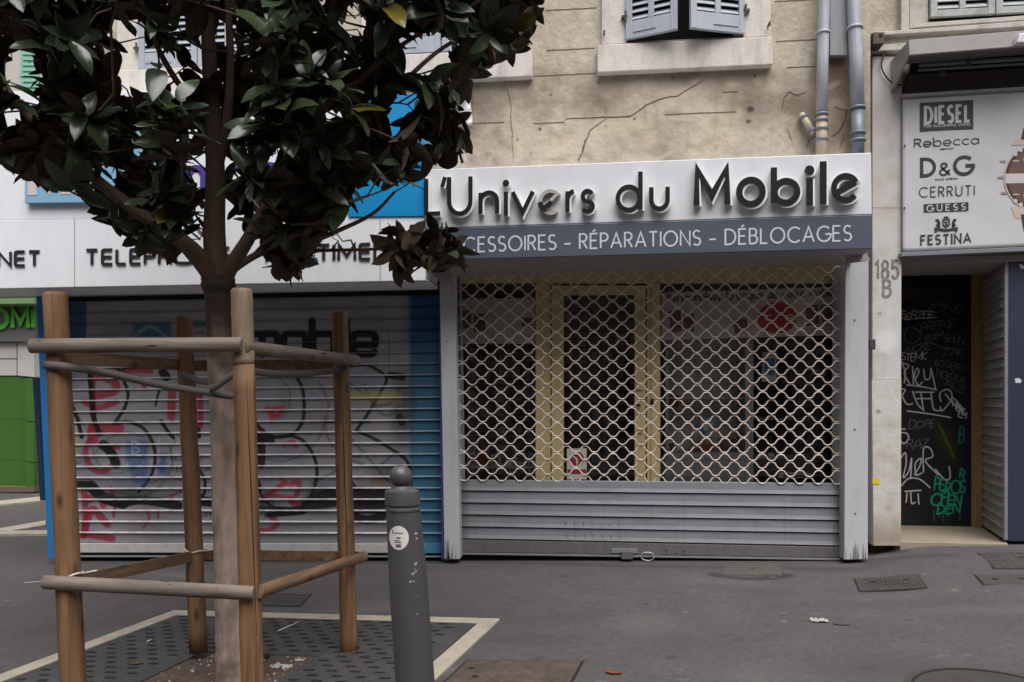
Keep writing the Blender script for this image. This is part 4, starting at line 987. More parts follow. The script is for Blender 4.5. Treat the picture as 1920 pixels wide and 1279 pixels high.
for t_, x, y, h_ in (('B', 255, 850, 22), ('I', 306, 846, 24)): 
    st, _ = layout(t_); [spray(C, PX, PY, [(x + a*h_, y - b*h_) for a, b in s_], 4, rgb(190, 200, 214, .8), .5, 1.2, False) for s_ in st]
for L, w in (([(130,300),(220,420),(300,640),(420,700),(560,640),(640,480)], 3), ([(180,560),(330,700),(520,720),(700,640),(800,500)], 3), ([(560,860),(700,780),(780,640),(760,520)], 4), ([(140,640),(260,600),(330,500),(480,440),(600,470)], 3), ([(640,760),(760,720),(860,740),(900,640),(840,560)], 4), ([(200,900),(420,820),(640,860),(900,800)], 5)):
    spray(C, PX, PY, A1(L), w, rgb(70, 66, 76), .6, 1.2)
for L, w in (([(140,560),(280,620),(420,600),(560,480),(600,330)], 3), ([(560,120),(620,260),(600,420),(680,560),(820,600)], 4), ([(740,120),(860,220),(960,330),(1060,300)], 4), ([(760,480),(880,620),(1000,760),(1080,740)], 4), ([(300,80),(380,180),(360,320),(260,380)], 3), ([(520,760),(640,700),(760,620),(900,660),(1040,560)], 5), ([(840,140),(900,260),(1010,250),(1060,160)], 6)):
    spray(C, PX, PY, A2(L), w, rgb(66, 62, 70), .6, 1.2)
for cx, cy, rx_, ry_ in ((700, 930, 60, 22), (610, 935, 40, 24), (250, 930, 60, 12), (735, 890, 34, 20), (500, 940, 30, 14), (760, 760, 18, 60)): blob(C, PX, PY, cx, cy, rx_, ry_, rgb(48, 44, 50), .6, .5)
patch(C, PX, PY, 128, 812, 148, 860, yel, .7, 4); patch(C, PX, PY, 665, 736, 755, 752, yel, .55, 6); spray(C, PX, PY, A2([(880,770),(920,740),(960,770),(890,800)]), 5, rgb(170, 110, 60, .8), .7, 2)
for t_, x0, y, x1, h_ in (('HORAIRE', 330, 864, 388, 10), ('TELEPHONIE', 330, 884, 420, 11), ('OUVERT', 470, 946, 524, 9), ('10H', 382, 969, 405, 11), ('19', 500, 972, 528, 10)):
    st, tw = layout(t_, .26); kx = (x1 - x0) / tw
    for s_ in st: spray(C, PX, PY, [(x0 + a*kx, y - b*h_) for a, b in s_], 1.7, blk, .95, .7, False)
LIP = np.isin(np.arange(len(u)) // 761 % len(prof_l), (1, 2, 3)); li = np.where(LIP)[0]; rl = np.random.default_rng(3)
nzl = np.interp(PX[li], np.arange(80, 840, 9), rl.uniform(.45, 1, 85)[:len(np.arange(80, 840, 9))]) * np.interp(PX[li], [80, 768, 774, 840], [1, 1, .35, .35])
blend(C, li, rgb(232, 230, 230, .92), .82 * nzl * np.clip((PY[li] - 640) / 50, .22, 1))  # pale lips: worn bare metal plus painted-in sky light on the ledges
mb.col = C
M_silv = mat('silver_slat_paint', rgb(174, 172, 179, .78), .45, .06, 3, (1.2, 1, 9), metal=.2, dirt=rgb(100, 94, 94), dirt_amt=.35, dirt_scale=6, dirt_stretch=(1, 1, 3), paint=True)
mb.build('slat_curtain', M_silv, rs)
m_ = MB(); m_.pquad([(103, 1019), (829, 1020), (829.5, 1037), (103, 1036)], YL - .02, .03); cc = []
for q in m_.v:
    px, _, _ = project(Vector(q)); cc.append((*rgb(60, 146, 186, .85), 1) if False else (0, 0, 0, 0))
m_.col = np.array(cc); m_.build('bottom_bar', mat('pale_bottom_bar', rgb(206, 202, 198, .85), .5, .08, 4, (2, 1, 1), dirt=rgb(120, 112, 106), dirt_amt=.5, dirt_scale=7, paint=True), rs, bevel=.003)
m_ = MB(); m_.pquad([(796, 1019), (829.5, 1020), (829.5, 1037), (796, 1037)], YL - .022, .03); m_.build('blue_bar_end', mat('blue_bar_paint', rgb(78, 146, 180, .75), .45, .05, 5), rs)
m_ = MB(); m_.pquad([(103, 1037.5), (829, 1038), (829, 1052), (103, 1052)], YL + .03, .1); m_.build('threshold_gap', M_gap, rs)
m_ = MB(); m_.pquad([(103, 1042.5), (829, 1043), (829, 1045), (103, 1044.5)], YL - .02, .06); m_.build('sill_rail', M_silv, rs)
m_ = MB(); m_.pquad([(90, 520), (826, 500), (826, 553), (90, 567)], YL + .012, .06); m_.build('roller_housing', M_gap, rs)
m_ = MB(); m_.pquad([(822.5, 538), (825.5, 538), (832, 1049), (828.5, 1049)], D - .02, .16); m_.build('guide_rail', mat('violet_rail', rgb(58, 66, 130, .8), .5, .05, 5), rs)
m_ = MB(); m_.pquad([(84, 552), (92, 552), (106, 1047), (99, 1047)], D + .02, .1); m_.build('guide_rail', M_rail, rs)
bp_ = thing('corner_post', 'bright blue metal corner post at the open end of the graffiti shutter', 'post', W(90, 1047, D))
m_ = MB(); m_.pquad([(67, 545), (84, 545), (104, 1048), (90, 1050)], D - .04, .12); m_.build('blue_face', mat('azure_post_paint', rgb(40, 124, 190, .85), .42, .06, 4, dirt=rgb(20, 70, 120), dirt_amt=.35, dirt_scale=3), bp_, bevel=.004)
m_ = MB(); m_.pquad([(61, 709), (69, 709), (85, 938), (75, 938)], D + .09, .3); m_.build('inner_face', mat('navy_post_paint', rgb(30, 52, 88, .8), .5, .05, 4), bp_)

# ------------------------------------------------------------------ neighbouring building
YB = D + .2
M_pil = mat('white_painted_pilaster', rgb(206, 202, 198, .86), .8, .05, 5, bump=.25, bscale=60, dirt=rgb(150, 138, 122), dirt_amt=.5, dirt_scale=5, paint=True)
M_jam = mat('brass_coloured_jamb', rgb(176, 148, 100, .62), .45, .08, 5, (3, 3, .5), dirt=rgb(90, 72, 46), dirt_amt=.4, dirt_scale=8)
M_navy = mat('navy_panel_paint', rgb(44, 50, 68), .4, .06, 3)
nb = thing('neighbour_building', 'neighbouring building with white pilaster, brand banner and graffiti covered dark doorway', 'building', W(1780, 1015, YB))
def pil(y0, y1, Y, x0t, x1t, x0b, x1b):
    mb = MB(); nu, nv = 24, max(8, int((y1 - y0) / 2.2))
    mb.grid(nu, nv, lambda u, v: W((x0t*(1-u)+x1t*u)*(1-v) + (x0b*(1-u)+x1b*u)*v, y0 + (y1-y0)*v, Y)); n1 = len(mb.v)
    PX = []; PY = []
    for j in range(nv + 1):
        for i in range(nu + 1): PX.append(x0t*(1-i/nu) + x1t*i/nu); PY.append(y0 + (y1-y0)*j/nv)
    return mb, np.array(PX), np.array(PY)
mb, PX, PY = pil(106, 711, YB - .06, 1636, 1691, 1636, 1689.5); C = np.zeros((len(PX), 4)); r_ = random.Random(6)
for _ in range(40): blob(C, PX, PY, r_.uniform(1632, 1692), r_.uniform(110, 710), r_.uniform(2, 12), r_.uniform(2, 14), rgb(176, 166, 152, .8), r_.uniform(.1, .3), .8)
blob(C, PX, PY, 1663, 640, 20, 22, rgb(226, 224, 222, .86), .8, .3); patch(C, PX, PY, 1600, 389.5, 1700, 391.5, rgb(130, 122, 112, .8), .9, .6); blob(C, PX, PY, 1650, 588, 3, 2, rgb(80, 76, 72), .8, .3)
mb.col = C; pl_ = mb.build('pilaster', M_pil, nb)
b2 = MB(); b2.pquad([(1636, 106), (1691, 106), (1689.5, 711), (1636, 711)], YB - .0598, .25); b2.build('pilaster_core', M_pil, pl_)
mb, PX, PY = pil(711.5, 1023, YB - .072, 1635, 1690, 1638, 1689); C = np.zeros((len(PX), 4))
for _ in range(40): blob(C, PX, PY, r_.uniform(1632, 1692), r_.uniform(720, 1020), r_.uniform(2, 14), r_.uniform(2, 14), rgb(170, 156, 138, .8), r_.uniform(.1, .35), .8)
patch(C, PX, PY, 1600, 980, 1720, 1040, rgb(150, 132, 110, .8), .75, 26); blob(C, PX, PY, 1646, 772, 5, 4, rgb(140, 134, 126, .8), .8, .5)
mb.col = C; p2 = mb.build('pilaster_base', M_pil, nb)
b2 = MB(); b2.pquad([(1635, 711.5), (1690, 711.5), (1689, 1023), (1638, 1023)], YB - .0718, .26); b2.build('pilaster_core', M_pil, p2)
M_num = mat('grey_stencil_paint', rgb(66, 62, 60), .7, .45, 30, col2=rgb(150, 144, 138))
m_ = MB()
for t_, x0, x1, yb, hh in (('185', 1641, 1684, 523, 33), ('B', 1656, 1670, 557, 31)): text_on(m_, t_, x0, yb, x1, yb - 1, hh, 5.2, YB - .0602, .0008, .34)
m_.build('house_number', M_num, pl_)
wl_ = MB(); wl_.pquad([(1622, -300), (3300, -300), (3300, 62), (1622, 62)], YB, .3); wl_.pquad([(1622, 63), (3300, 63), (3300, 478), (1622, 478)], YB + .02, .25); wl_.build('wall', M_plaster, nb)
M_old = mat('peeling_white_moulding', rgb(196, 190, 180, .85), .8, .08, 9, bump=.4, bscale=60, dirt=rgb(116, 100, 86), dirt_amt=.7, dirt_scale=9)
m_ = MB(); m_.pquad([(1640, 60), (2150, 22), (2150, 36), (1640, 67)], YB - .12, .2); m_.pquad([(1642, 67.5), (2150, 36.5), (2150, 58), (1642, 84)], YB - .07, .15); m_.pquad([(1626, 84.5), (1700, 80), (1700, 93), (1626, 97)], YB - .1, .2); m_.build('cornice', M_old, nb, bevel=.006)
m_ = MB(); m_.pquad([(1690, -300), (1705, -300), (1705, 56), (1690, 58)], YB - .06, .1); m_.pquad([(1705.5, -300), (1741, -300), (1741, 42), (1705.5, 54)], YB - .03, .1); wn_ = m_.build('window', M_old, nb, bevel=.004)
z0n = W(1742, 39, YB).z
for xa_, xb_ in ((1742, 1862), (1864, 1990)):
    H_ = W(xa_, 38, YB - .03); F_ = W(xb_, 38, YB - .03); H_.z = F_.z = z0n
    leaf_shutter(wn_, M_shut2, H_, F_, 1.6, bot=.055)
m_ = MB(); m_.pquad([(1738, 42), (2150, 12), (2150, 22), (1705, 53)], YB - .1, .16); m_.build('sill', M_old, wn_, bevel=.006)
m_ = MB(); m_.pquad([(1741, -300), (2000, -300), (2000, 40), (1741, 40)], YB - .004, .02); m_.build('pane', M_dark, wn_)
# doorway
m_ = MB(); m_.pquad([(1690, 484), (2150, 470), (2150, 484), (1690, 494)], YB - .02, .5); m_.build('lintel', M_soffit, nb)
zf = W(1780, 1016, YB).z; xl = W(1690, 1000, YB).x; xr = W(1886, 1000, YB).x
Ybk = YB + .85
m_ = MB(); m_.slab(Vector((xl - .3, Ybk + .3, zf)), Vector((xr + .4, Ybk + .3, zf)), Vector((xr + .0, YB - .03, zf)), Vector((xl - .02, YB - .03, zf)), (0, 0, -.3)); m_.build('doorstep', mat('cream_tile_step', rgb(186, 174, 152, .55), .6, .08, 6, dirt=rgb(130, 112, 88), dirt_amt=.6, dirt_scale=6), nb, bevel=.006)
m_ = MB(); m_.slab(Vector((xl - .3, YB + .482, W(1700, 496, YB).z)), Vector((xr + .3, YB + .482, W(1700, 496, YB).z)), Vector((xr + .3, Ybk + .3, W(1700, 510, Ybk).z)), Vector((xl - .3, Ybk + .3, W(1700, 510, Ybk).z)), (0, 0, .05)); m_.build('doorway_ceiling', M_soffit, nb)
m_ = MB(); m_.box((xl - .34, (YB + Ybk)/2 + .2, zf + 1.2), .1, Ybk - YB + .1, 2.6); m_.box((xr + .36, (YB + Ybk)/2 + .2, zf + 1.2), .1, Ybk - YB + .1, 2.6); m_.build('doorway_side', M_dark, nb)
mb = MB(); dx0, dx1, dy0, dy1 = 1660, 1823, 505, 990; nu, nv = 190, 540
mb.grid(nu, nv, lambda u, v: W(dx0 + (dx1-dx0)*u, dy0 + (dy1-dy0)*v, Ybk))
U = np.tile(np.linspace(0, 1, nu+1), nv+1); V_ = np.repeat(np.linspace(0, 1, nv+1), nu+1); PX = dx0 + (dx1-dx0)*U; PY = dy0 + (dy1-dy0)*V_
C = np.zeros((len(PX), 4)); wt = rgb(205, 203, 205, .9); fw_ = rgb(112, 110, 112); tl_ = rgb(30, 150, 124, .9); K3 = 465/160.0; A3 = lambda L: [(1680 + x/K3, 560 + y/K3) for x, y in L]
def tagtext(t_, x0, y0, x1, y1, h_, w, c, a, jit=.14, slant=.15, gap=.12, seed=1):
    st, tw = layout(t_, gap, 1, 0, slant, jit, random.Random(seed)); kx = (x1 - x0) / max(tw, .1)
    for s_ in st: spray(C, PX, PY, [(x0 + p*kx, y0 + (y1-y0)*p/tw - q*h_) for p, q in s_], w, c, a, .5)
tagtext('SERZEE', 1688, 598, 1750, 596, 12, 1.6, wt, .8, seed=2); spray(C, PX, PY, [(1694, 599), (1756, 595)], 1.5, wt, .8, .5)
tagtext('PRENZ', 1726, 622, 1790, 612, 16, 1.2, fw_, .9, seed=3); tagtext('TEAM', 1732, 640, 1766, 634, 11, 1.2, fw_, 1, seed=4); tagtext('SHUN', 1770, 642, 1806, 644, 13, 1.2, fw_, 1, seed=5)
tagtext('NOSE', 1700, 662, 1744, 656, 12, 1.3, fw_, .9, seed=21); tagtext('ZAK', 1768, 668, 1806, 664, 13, 1.3, fw_, .9, seed=22); tagtext('DOPE', 1704, 806, 1752, 800, 14, 1.4, fw_, .8, seed=23); tagtext('RAZ', 1700, 842, 1738, 838, 15, 1.5, fw_, .7, seed=24); tagtext('ONE', 1740, 584, 1806, 588, 13, 1.2, fw_, .8, seed=25); tagtext('KREW', 1745, 576, 1792, 574, 9, 1, fw_, .6, seed=14); tagtext('STEMK', 1690, 676, 1736, 674, 13, 1.5, wt, .85, seed=6)
for L in ([(30,345),(50,400),(45,460)], [(30,350),(70,365),(45,405),(75,465)], [(90,370),(95,465)], [(105,440),(125,400),(115,380),(100,420),(120,470),(145,455)], [(150,385),(160,440),(185,430),(190,380)], [(190,380),(205,440),(215,495)], [(60,470),(140,480),(222,497)],
          [(90,505),(115,570),(140,600)], [(105,510),(205,510)], [(115,545),(190,545)], [(135,510),(150,610)], [(190,510),(205,600),(240,610)], [(60,612),(180,628),(298,648)], [(245,560),(240,515),(285,495),(305,540),(255,610),(240,590)], [(270,520),(320,580),(370,600)], [(30,490),(50,500),(35,530),(60,575),(90,572)],
          [(30,710),(50,712)], [(32,730),(60,735),(68,765),(45,790),(28,780)], [(30,865),(50,840),(55,900),(40,975),(70,940),(85,870),(80,980)], [(100,960),(130,910),(135,870),(105,900),(110,960),(140,950)], [(150,945),(150,820),(185,815),(200,860),(160,885),(230,960)], [(215,930),(265,985),(295,975),(290,915)],
          [(30,1020),(70,980),(130,985),(185,1030)], [(50,1050),(135,1045)], [(80,1050),(85,1115),(105,1110)], [(120,1065),(125,1120)], [(60,1060),(55,1110)], [(330,560),(350,600),(340,640),(365,650)], [(310,540),(340,570),(330,600)], [(345,600),(375,605)], [(50,170),(80,155),(130,180),(120,230),(70,240),(45,210),(60,170)], [(120,250),(180,240),(250,265),(330,275)]):
    spray(C, PX, PY, A3(L), 2.4 if L[0][1] > 280 else 1.5, wt if L[0][1] > 280 else fw_, .85, .5)
tagtext('ROGERO', 1752, 686, 1810, 694, 13, 1.3, rgb(112, 110, 112, .8), .9, seed=7, jit=.2); tagtext('NGEOLA', 1756, 704, 1808, 720, 13, 1.3, rgb(112, 110, 112, .8), .9, seed=8, jit=.2); tagtext('ALZ', 1772, 722, 1806, 736, 13, 1.3, rgb(112, 110, 112, .8), .9, seed=9)
tagtext('HERM', 1786, 762, 1812, 786, 13, 1.8, wt, .9, seed=10); 
tagtext('VANDALS', 1760, 800, 1788, 858, 8, 2.2, rgb(112, 116, 44, .7), .8, seed=11); blob(C, PX, PY, 1775, 830, 12, 34, rgb(80, 84, 30, .6), .4, .6, -24)
tagtext('PEROS', 1752, 918, 1808, 926, 22, 3.2, tl_, .95, seed=12, jit=.2); tagtext('OPEN', 1745, 946, 1802, 944, 20, 3.4, tl_, .95, seed=13, jit=.2); tagtext('DEN', 1757, 966, 1800, 962, 18, 3.2, tl_, .9, seed=15); tagtext('JR', 1792, 890, 1808, 900, 18, 3.0, tl_, .8, seed=16); tagtext('B', 1798, 830, 1806, 830, 26, 3, tl_, .5, seed=17)
for x, l in ((1752, 22), (1770, 26), (1778, 16), (1800, 20), (1762, 14)): spray(C, PX, PY, [(x, 955), (x - 1, 955 + l)], 1.2, tl_, .7, .5)
patch(C, PX, PY, 1690, 540, 1722, 560, rgb(70, 66, 64), .35, 2); patch(C, PX, PY, 1735, 538, 1785, 562, rgb(64, 62, 62), .3, 2)
mb.col = C
dd = mb.build('door', mat('black_door_paint', (.012, .0115, .013), .6, .25, 5, dirt=(.02, .019, .019), dirt_amt=.6, dirt_scale=6, paint=True, spec=.2), nb)
b2 = MB(); b2.pquad([(dx0, dy0), (dx1, dy0), (dx1, dy1), (dx0, dy1)], Ybk + .0015, .05); b2.build('door_core', M_dark, dd)
m_ = MB(); m_.prect(1823.5, 503, 1832, 990, Ybk - .03, .08); m_.prect(1832.5, 503, 1848, 990, Ybk - .06, .11); m_.build('door_jamb', M_jam, nb, bevel=.004)
# folded slatted gate against the doorway side, in front of the navy panel
gt = thing('folding_gate', 'dark grey slatted metal gate folded back against the side of the doorway', 'gate', W(1866, 1012, YB + .4))
ga, gb = W(1846, 1002, Ybk - .06), W(1883, 1012, YB + .08); ga.z = gb.z = zf + .01; ht = W(1883, 490, YB).z - zf - .03
m_ = MB(); NG = 27; dv_ = (gb - ga); nn = dv_.cross(Vector((0, 0, 1))).normalized(); nn = -nn if nn.x > 0 else nn
for k in range(NG):
    z_ = zf + .02 + k * (ht - .03) / NG; zz = (ht - .03) / NG - .008
    m_.slab(ga + Vector((0, 0, z_ - zf + zz)), gb + Vector((0, 0, z_ - zf + zz)), gb + Vector((0, 0, z_ - zf)) + nn * .022, ga + Vector((0, 0, z_ - zf)) + nn * .022, -nn * .02)
m_.slab(ga + nn*-.004 + UP*ht, gb + nn*-.004 + UP*ht, gb + nn*-.004 + UP*.01, ga + nn*-.004 + UP*.01, -nn*.012)
m_.build('slats', mat('dark_gate_metal', rgb(170, 166, 164, .85), .5, .1, 5, dirt=rgb(110, 98, 88), dirt_amt=.4, dirt_scale=5), gt)
m_ = MB(); m_.pquad([(1884, 486), (1891, 486), (1890, 1013), (1883, 1013)], YB + .0, .025); m_.build('gate_frame', M_slat, gt, bevel=.003)
nv_ = thing('shop_cladding', 'dark navy panel of the neighbouring shop beside the folded gate', 'panel', W(1910, 1013, YB))
m_ = MB(); m_.pquad([(1891.5, 486), (3300, 480), (3300, 1060), (1890.5, 1014)], YB + .01, .03); m_.build('panel_board', M_navy, nv_)
m_ = MB(); poly_on(m_, [(1903, 710), (1911, 709), (1916, 713), (1914, 718), (1904, 718)], YB + .01, .001); poly_on(m_, [(1910, 494), (1924, 500), (1924, 504), (1914, 504)], YB + .01, .001); m_.build('torn_paper', M_pw, nv_)
# banner
YN2 = YB - .09
bn = thing('advertising_banner', 'white printed banner listing watch brands above the graffiti doorway', 'banner', W(1800, 478, YN2))
mb = MB(); rb = random.Random(21)
def bfn(u, v):
    x = (1692*(1-u) + 2150*u); y = (184*(1-u) + 150*u)*(1-v) + (472*(1-u) + 452*u)*v
    return W(x, y, YN2 + .0012*math.sin(u*14 + v*6)*math.exp(-u*3) + .0012*math.sin(v*9 + u*4)*(1-u) + .0008*math.sin((u-v)*22))
mb.grid(60, 40, bfn); M_vinyl = mat('white_vinyl', rgb(206, 205, 208, .86), .5, .03, 2, dirt=rgb(160, 156, 152), dirt_amt=.25, dirt_scale=3); o_ = mb.build('sheet', M_vinyl, bn, smooth=True)
sf = o_.modifiers.new('thick', 'SOLIDIFY'); sf.thickness = .003; sf.offset = 1 if False else -1
m_ = MB(); m_.pquad([(1690, 473), (2150, 453), (2150, 461), (1690, 481)], YN2 - .03, .1); m_.build('bottom_rail', M_slat, bn, bevel=.003)
M_bk = mat('black_print', rgb(44, 40, 44), .5, .1, 8); M_lgt = mat('light_print', rgb(205, 203, 206, .86), .5, .05, 8); YT = YN2 - .0058
m_ = MB(); poly_on(m_, [(1725, 193), (1825, 187.5), (1825, 242), (1725, 246.5)], YT, .001); m_.build('logo_block', M_bk, bn); m_ = MB(); poly_on(m_, [(1732, 383), (1816, 379), (1816, 394.5), (1732, 398.5)], YT, .001); m_.build('logo_block', M_bk, bn)
words('block_lettering', M_lgt, bn, C_('DIESEL', 1735, 231.5, 1818, 227, 30, 5.6, YT - .001, .001, .46), C_('FOR SUCCESSFUL LIVING', 1733, 239, 1819, 235, 4, 1.0, YT - .001, .001, .3), C_('GUESS', 1738, 396.5, 1810, 393, 11, 2.0, YT - .001, .001, .6, serif=.1))
words('lettering', M_bk, bn, C_('Rebecca', 1715, 276.5, 1835, 269.5, 15.5, 1.9, YT, .001, .2), C_('CERRUTI', 1724, 370, 1827, 365.5, 18, 1.9, YT, .001, .34), C_('FESTINA', 1727, 458.5, 1820, 454.5, 16.5, 2.9, YT, .001, .34, serif=.1),
    C_('MADE IN ITALY', 1763, 281, 1788, 279.5, 2.5, .7, YT, .0006, .3), C_('DOLCE GABBANA', 1754, 338.5, 1796, 336, 3, .7, YT, .0006, .3))
m_ = MB(); text_on(m_, 'D', 1728, 330, 1752, 329, 31, 6.5, YT, .001); text_on(m_, '&', 1762, 329, 1782, 328, 22, 4.0, YT, .001); text_on(m_, 'G', 1790, 327.5, 1822, 325.5, 32, 6.5, YT, .001); m_.build('lettering', M_bk, bn)
m_ = MB(); K4 = 1163/300.0; A4 = lambda L: [(1620 + x/K4, 150 + y/K4) for x, y in L]
for L, w in (([(575,1015),(620,1010),(620,1055),(597,1070),(575,1055),(575,1015)], 2.4), ([(585,1025),(610,1060)], 2), ([(610,1025),(588,1058)], 2), ([(520,1015),(545,1030),(530,1055),(555,1070)], 3), ([(535,1010),(550,1045),(540,1072)], 3.4), ([(672,1015),(648,1030),(662,1055),(640,1070)], 3), ([(660,1010),(645,1045),(655,1072)], 3.4), ([(580,1000),(597,995),(615,1000)], 2.6)):
    emboss(m_, [A4(L)], w, lambda u, v, e: W(u, v, YT - e), .001)
emboss(m_, [A4([(512,1080),(545,1085),(597,1092),(650,1085),(683,1078)])], 5, lambda u, v, e: W(u, v, YT - e), .0013); emboss(m_, [A4([(515,1105),(535,1092)]), A4([(678,1102),(660,1090)])], 3, lambda u, v, e: W(u, v, YT - e), .0016); m_.build('crest', M_bk, bn)
# printed watch, cut by the picture edge
cx, cy = 1948, 333; rx = 66
m_ = MB(); disc_on(m_, cx, cy, rx, rx*.98, YT, .0008, 48); poly_on(m_, [(1896, 272), (1905, 260), (1990, 256), (1996, 272)], YT, .0006); poly_on(m_, [(1896, 388), (1996, 384), (1990, 408), (1904, 410)], YT, .0006); m_.build('watch_case', mat('rose_gold_print', rgb(206, 186, 172, .85), .5, .05, 8), bn)
m_ = MB(); disc_on(m_, cx, cy, rx - 3, (rx - 3)*.98, YT - .0008, .0006, 48); poly_on(m_, [(1914, 262), (1920, 238), (1980, 236), (1984, 260)], YT, .001); poly_on(m_, [(1914, 402), (1984, 402), (1978, 432), (1920, 434)], YT, .001); m_.build('watch_bezel', mat('dark_brown_print', rgb(58, 38, 38), .5, .1, 8), bn)
m_ = MB(); disc_on(m_, cx, cy, rx - 8, (rx - 8)*.98, YT - .0014, .0006, 48); m_.build('watch_dial', mat('brown_print', rgb(104, 74, 66, .9), .5, .15, 8), bn)
m_ = MB(); poly_on(m_, [(1885.5, 326), (2010, 323), (2010, 341), (1885.5, 344)], YT - .002, .0006)
for x, y in ((1904, 289), (1914, 281), (1904, 377), (1914, 384)): disc_on(m_, x, y, 4, 4, YT - .002, .0006, 14)
for y in (301, 364): poly_on(m_, [(1899, y), (1911, y - .5), (1911, y + 1.4), (1899, y + 1.9)], YT - .002, .0006)
for a in range(0, 180, 45): emboss(m_, [[(1925 - 7*math.cos(R(a)), 300 - 7*math.sin(R(a))), (1925 + 7*math.cos(R(a)), 300 + 7*math.sin(R(a)))]], 1.6, lambda u, v, e: W(u, v, YT - .002 - e), .0006 + a*1e-6)
for a in range(0, 180, 45): emboss(m_, [[(1925 - 7*math.cos(R(a)), 366 - 7*math.sin(R(a))), (1925 + 7*math.cos(R(a)), 366 + 7*math.sin(R(a)))]], 1.6, lambda u, v, e: W(u, v, YT - .002 - e), .0006 + a*1e-6)
m_.build('watch_markers', M_lgt, bn)
m_ = MB()
for x, y in ((1878, 303), (1874, 333), (1880, 362)): poly_on(m_, [(x - 3, y - 2), (x + 8, y - 2.5), (x + 8, y + 2.5), (x - 3, y + 2)], YT, .0004)
m_.build('watch_crown', mat('grey_print', rgb(150, 142, 140, .85), .5, .05, 8), bn)
m_ = MB()
for x, y in ((1697, 273), (1696, 390), (1842, 472)): m_.lathe(W(x, y, YT - .006), [(.0001, -.007), (.007, -.006), (.007, .006), (.0001, .007)], 8)
m_.build('eyelets', M_rail, bn)
# awning housing above it
aw = thing('awning_housing', 'grey awning housing with an open dark underside above the brand banner', 'awning', W(1800, 180, YB))
Ya = YB - .42; M_alu = mat('grey_aluminium', rgb(172, 168, 166, .8), .45, .05, 4, dirt=rgb(120, 112, 106), dirt_amt=.4, dirt_scale=5)
tl_a, tr_a, br_a, bl_a = W(1704, 75, Ya), W(2150, 38, Ya), W(2150, 68, Ya), W(1705, 103, Ya)
m_ = MB(); m_.slab(tl_a, tr_a, br_a, bl_a, (0, .03, 0))
zb = W(1692, 178, YB - .06)
m_.slab(Vector((tl_a.x, Ya + .031, tl_a.z)), Vector((tl_a.x, YB - .02, tl_a.z)), Vector((tl_a.x, YB - .02, zb.z)), Vector((tl_a.x, Ya + .031, bl_a.z)), (.02, 0, 0))
m_.slab(Vector((tl_a.x + .021, Ya + .031, tl_a.z)), Vector((tr_a.x, Ya + .031, tr_a.z)), Vector((tr_a.x, YB - .02, tr_a.z)), Vector((tl_a.x + .021, YB - .02, tl_a.z)), (0, 0, -.02)); m_.build('hood', M_alu, aw, bevel=.003)
m_ = MB(); m_.pquad([(1704, 140), (2150, 116), (2150, 148), (1694, 174)], YB - .05, .04); m_.build('back_plate', mat('dark_back_plate', rgb(70, 64, 62), .6, .1, 5), aw)
m_ = MB(); m_.pquad([(1692, 176), (2150, 148), (2150, 154), (1692, 182)], YB - .12, .1); m_.build('lower_lip', M_alu, aw, bevel=.003)
m_ = MB(); m_.pquad([(1712, 80), (2150, 60), (2150, 130), (1706, 150)], YB - .03, .02); m_.build('inner_back', M_gap, aw)
m_ = MB(); a_, b_ = W(1724, 122, Ya + .16), W(2150, 96, Ya + .16); m_.tube([a_, b_], .016, 12); m_.tube([a_ + Vector((0, .02, -.03)), b_ + Vector((0, .02, -.03))], .012, 10); m_.build('roller_bar', M_slatp, aw, smooth=True)
m_ = MB(); m_.pquad([(1766, 118), (1774, 118), (1772, 142), (1762, 142)], Ya + .2, .03); m_.build('bracket', M_rail, aw); m_ = MB(); m_.pquad([(1814, 108), (1820, 108), (1820, 120), (1814, 120)], Ya + .13, .05); m_.build('bracket', M_rail, aw)
m_ = MB(); m_.pquad([(1911, 62), (1960, 60), (1960, 80), (1907, 80)], Ya - .06, .06); tag(m_.build('white_spotlight', M_white, bevel=.008), 'small white fitting clipped on the awning housing at the picture edge', 'light fitting')
ir = thing('iron_beam_end', 'rusty square iron beam end with a round hole under the old cornice', 'bracket', W(1648, 83, YB))
m_ = MB(); m_.pquad([(1638, 60), (1659, 60), (1658, 82), (1637, 83)], YB - .22, .16); m_.build('beam', M_iron, ir, bevel=.004)
m_ = MB(); disc_on(m_, 1651.5, 67, 4, 4, YB - .22, .002, 16); m_.build('hole', M_gap, ir)
cbm = MB(); cbm.tube([W(x, y, YB - .085) for x, y in smooth_line([(1660, 98), (1654, 112), (1653, 126), (1660, 142), (1672, 155), (1682, 159), (1693, 160)], 5)], .006, 8)
tag(cbm.build('hanging_cable', M_blk, smooth=True), 'thin black cable looping down the pilaster top to the awning housing', 'cable')
m_ = MB(); m_.pquad([(1631, 636), (1642, 636), (1642, 655), (1631, 655)], YB - .16, .09); tag(m_.build('junction_box', M_rail, bevel=.004), 'small dark grey metal box fixed to the gap edge of the pilaster', 'box')
m_ = MB(); m_.pquad([(1636, 896), (1649, 897), (1649, 908), (1636, 908)], YB - .076, .003); tag(m_.build('yellow_sticker', mat('yellow_sticker_vinyl', rgb(226, 196, 40, .85), .5, .1, 60), None), 'small yellow sticker low on the white pilaster', 'sticker')
m_ = MB(); m_.pquad([(1627, 290), (1640, 290), (1640, 1040), (1627, 1050)], YB + .1, .1); m_.build('party_gap', M_gap, nb)
m_ = MB(); m_.pquad([(1634, 1021), (1695, 1019), (1695, 1050), (1634, 1055)], YB + .05, .1); m_.build('footing', M_iron, nb)
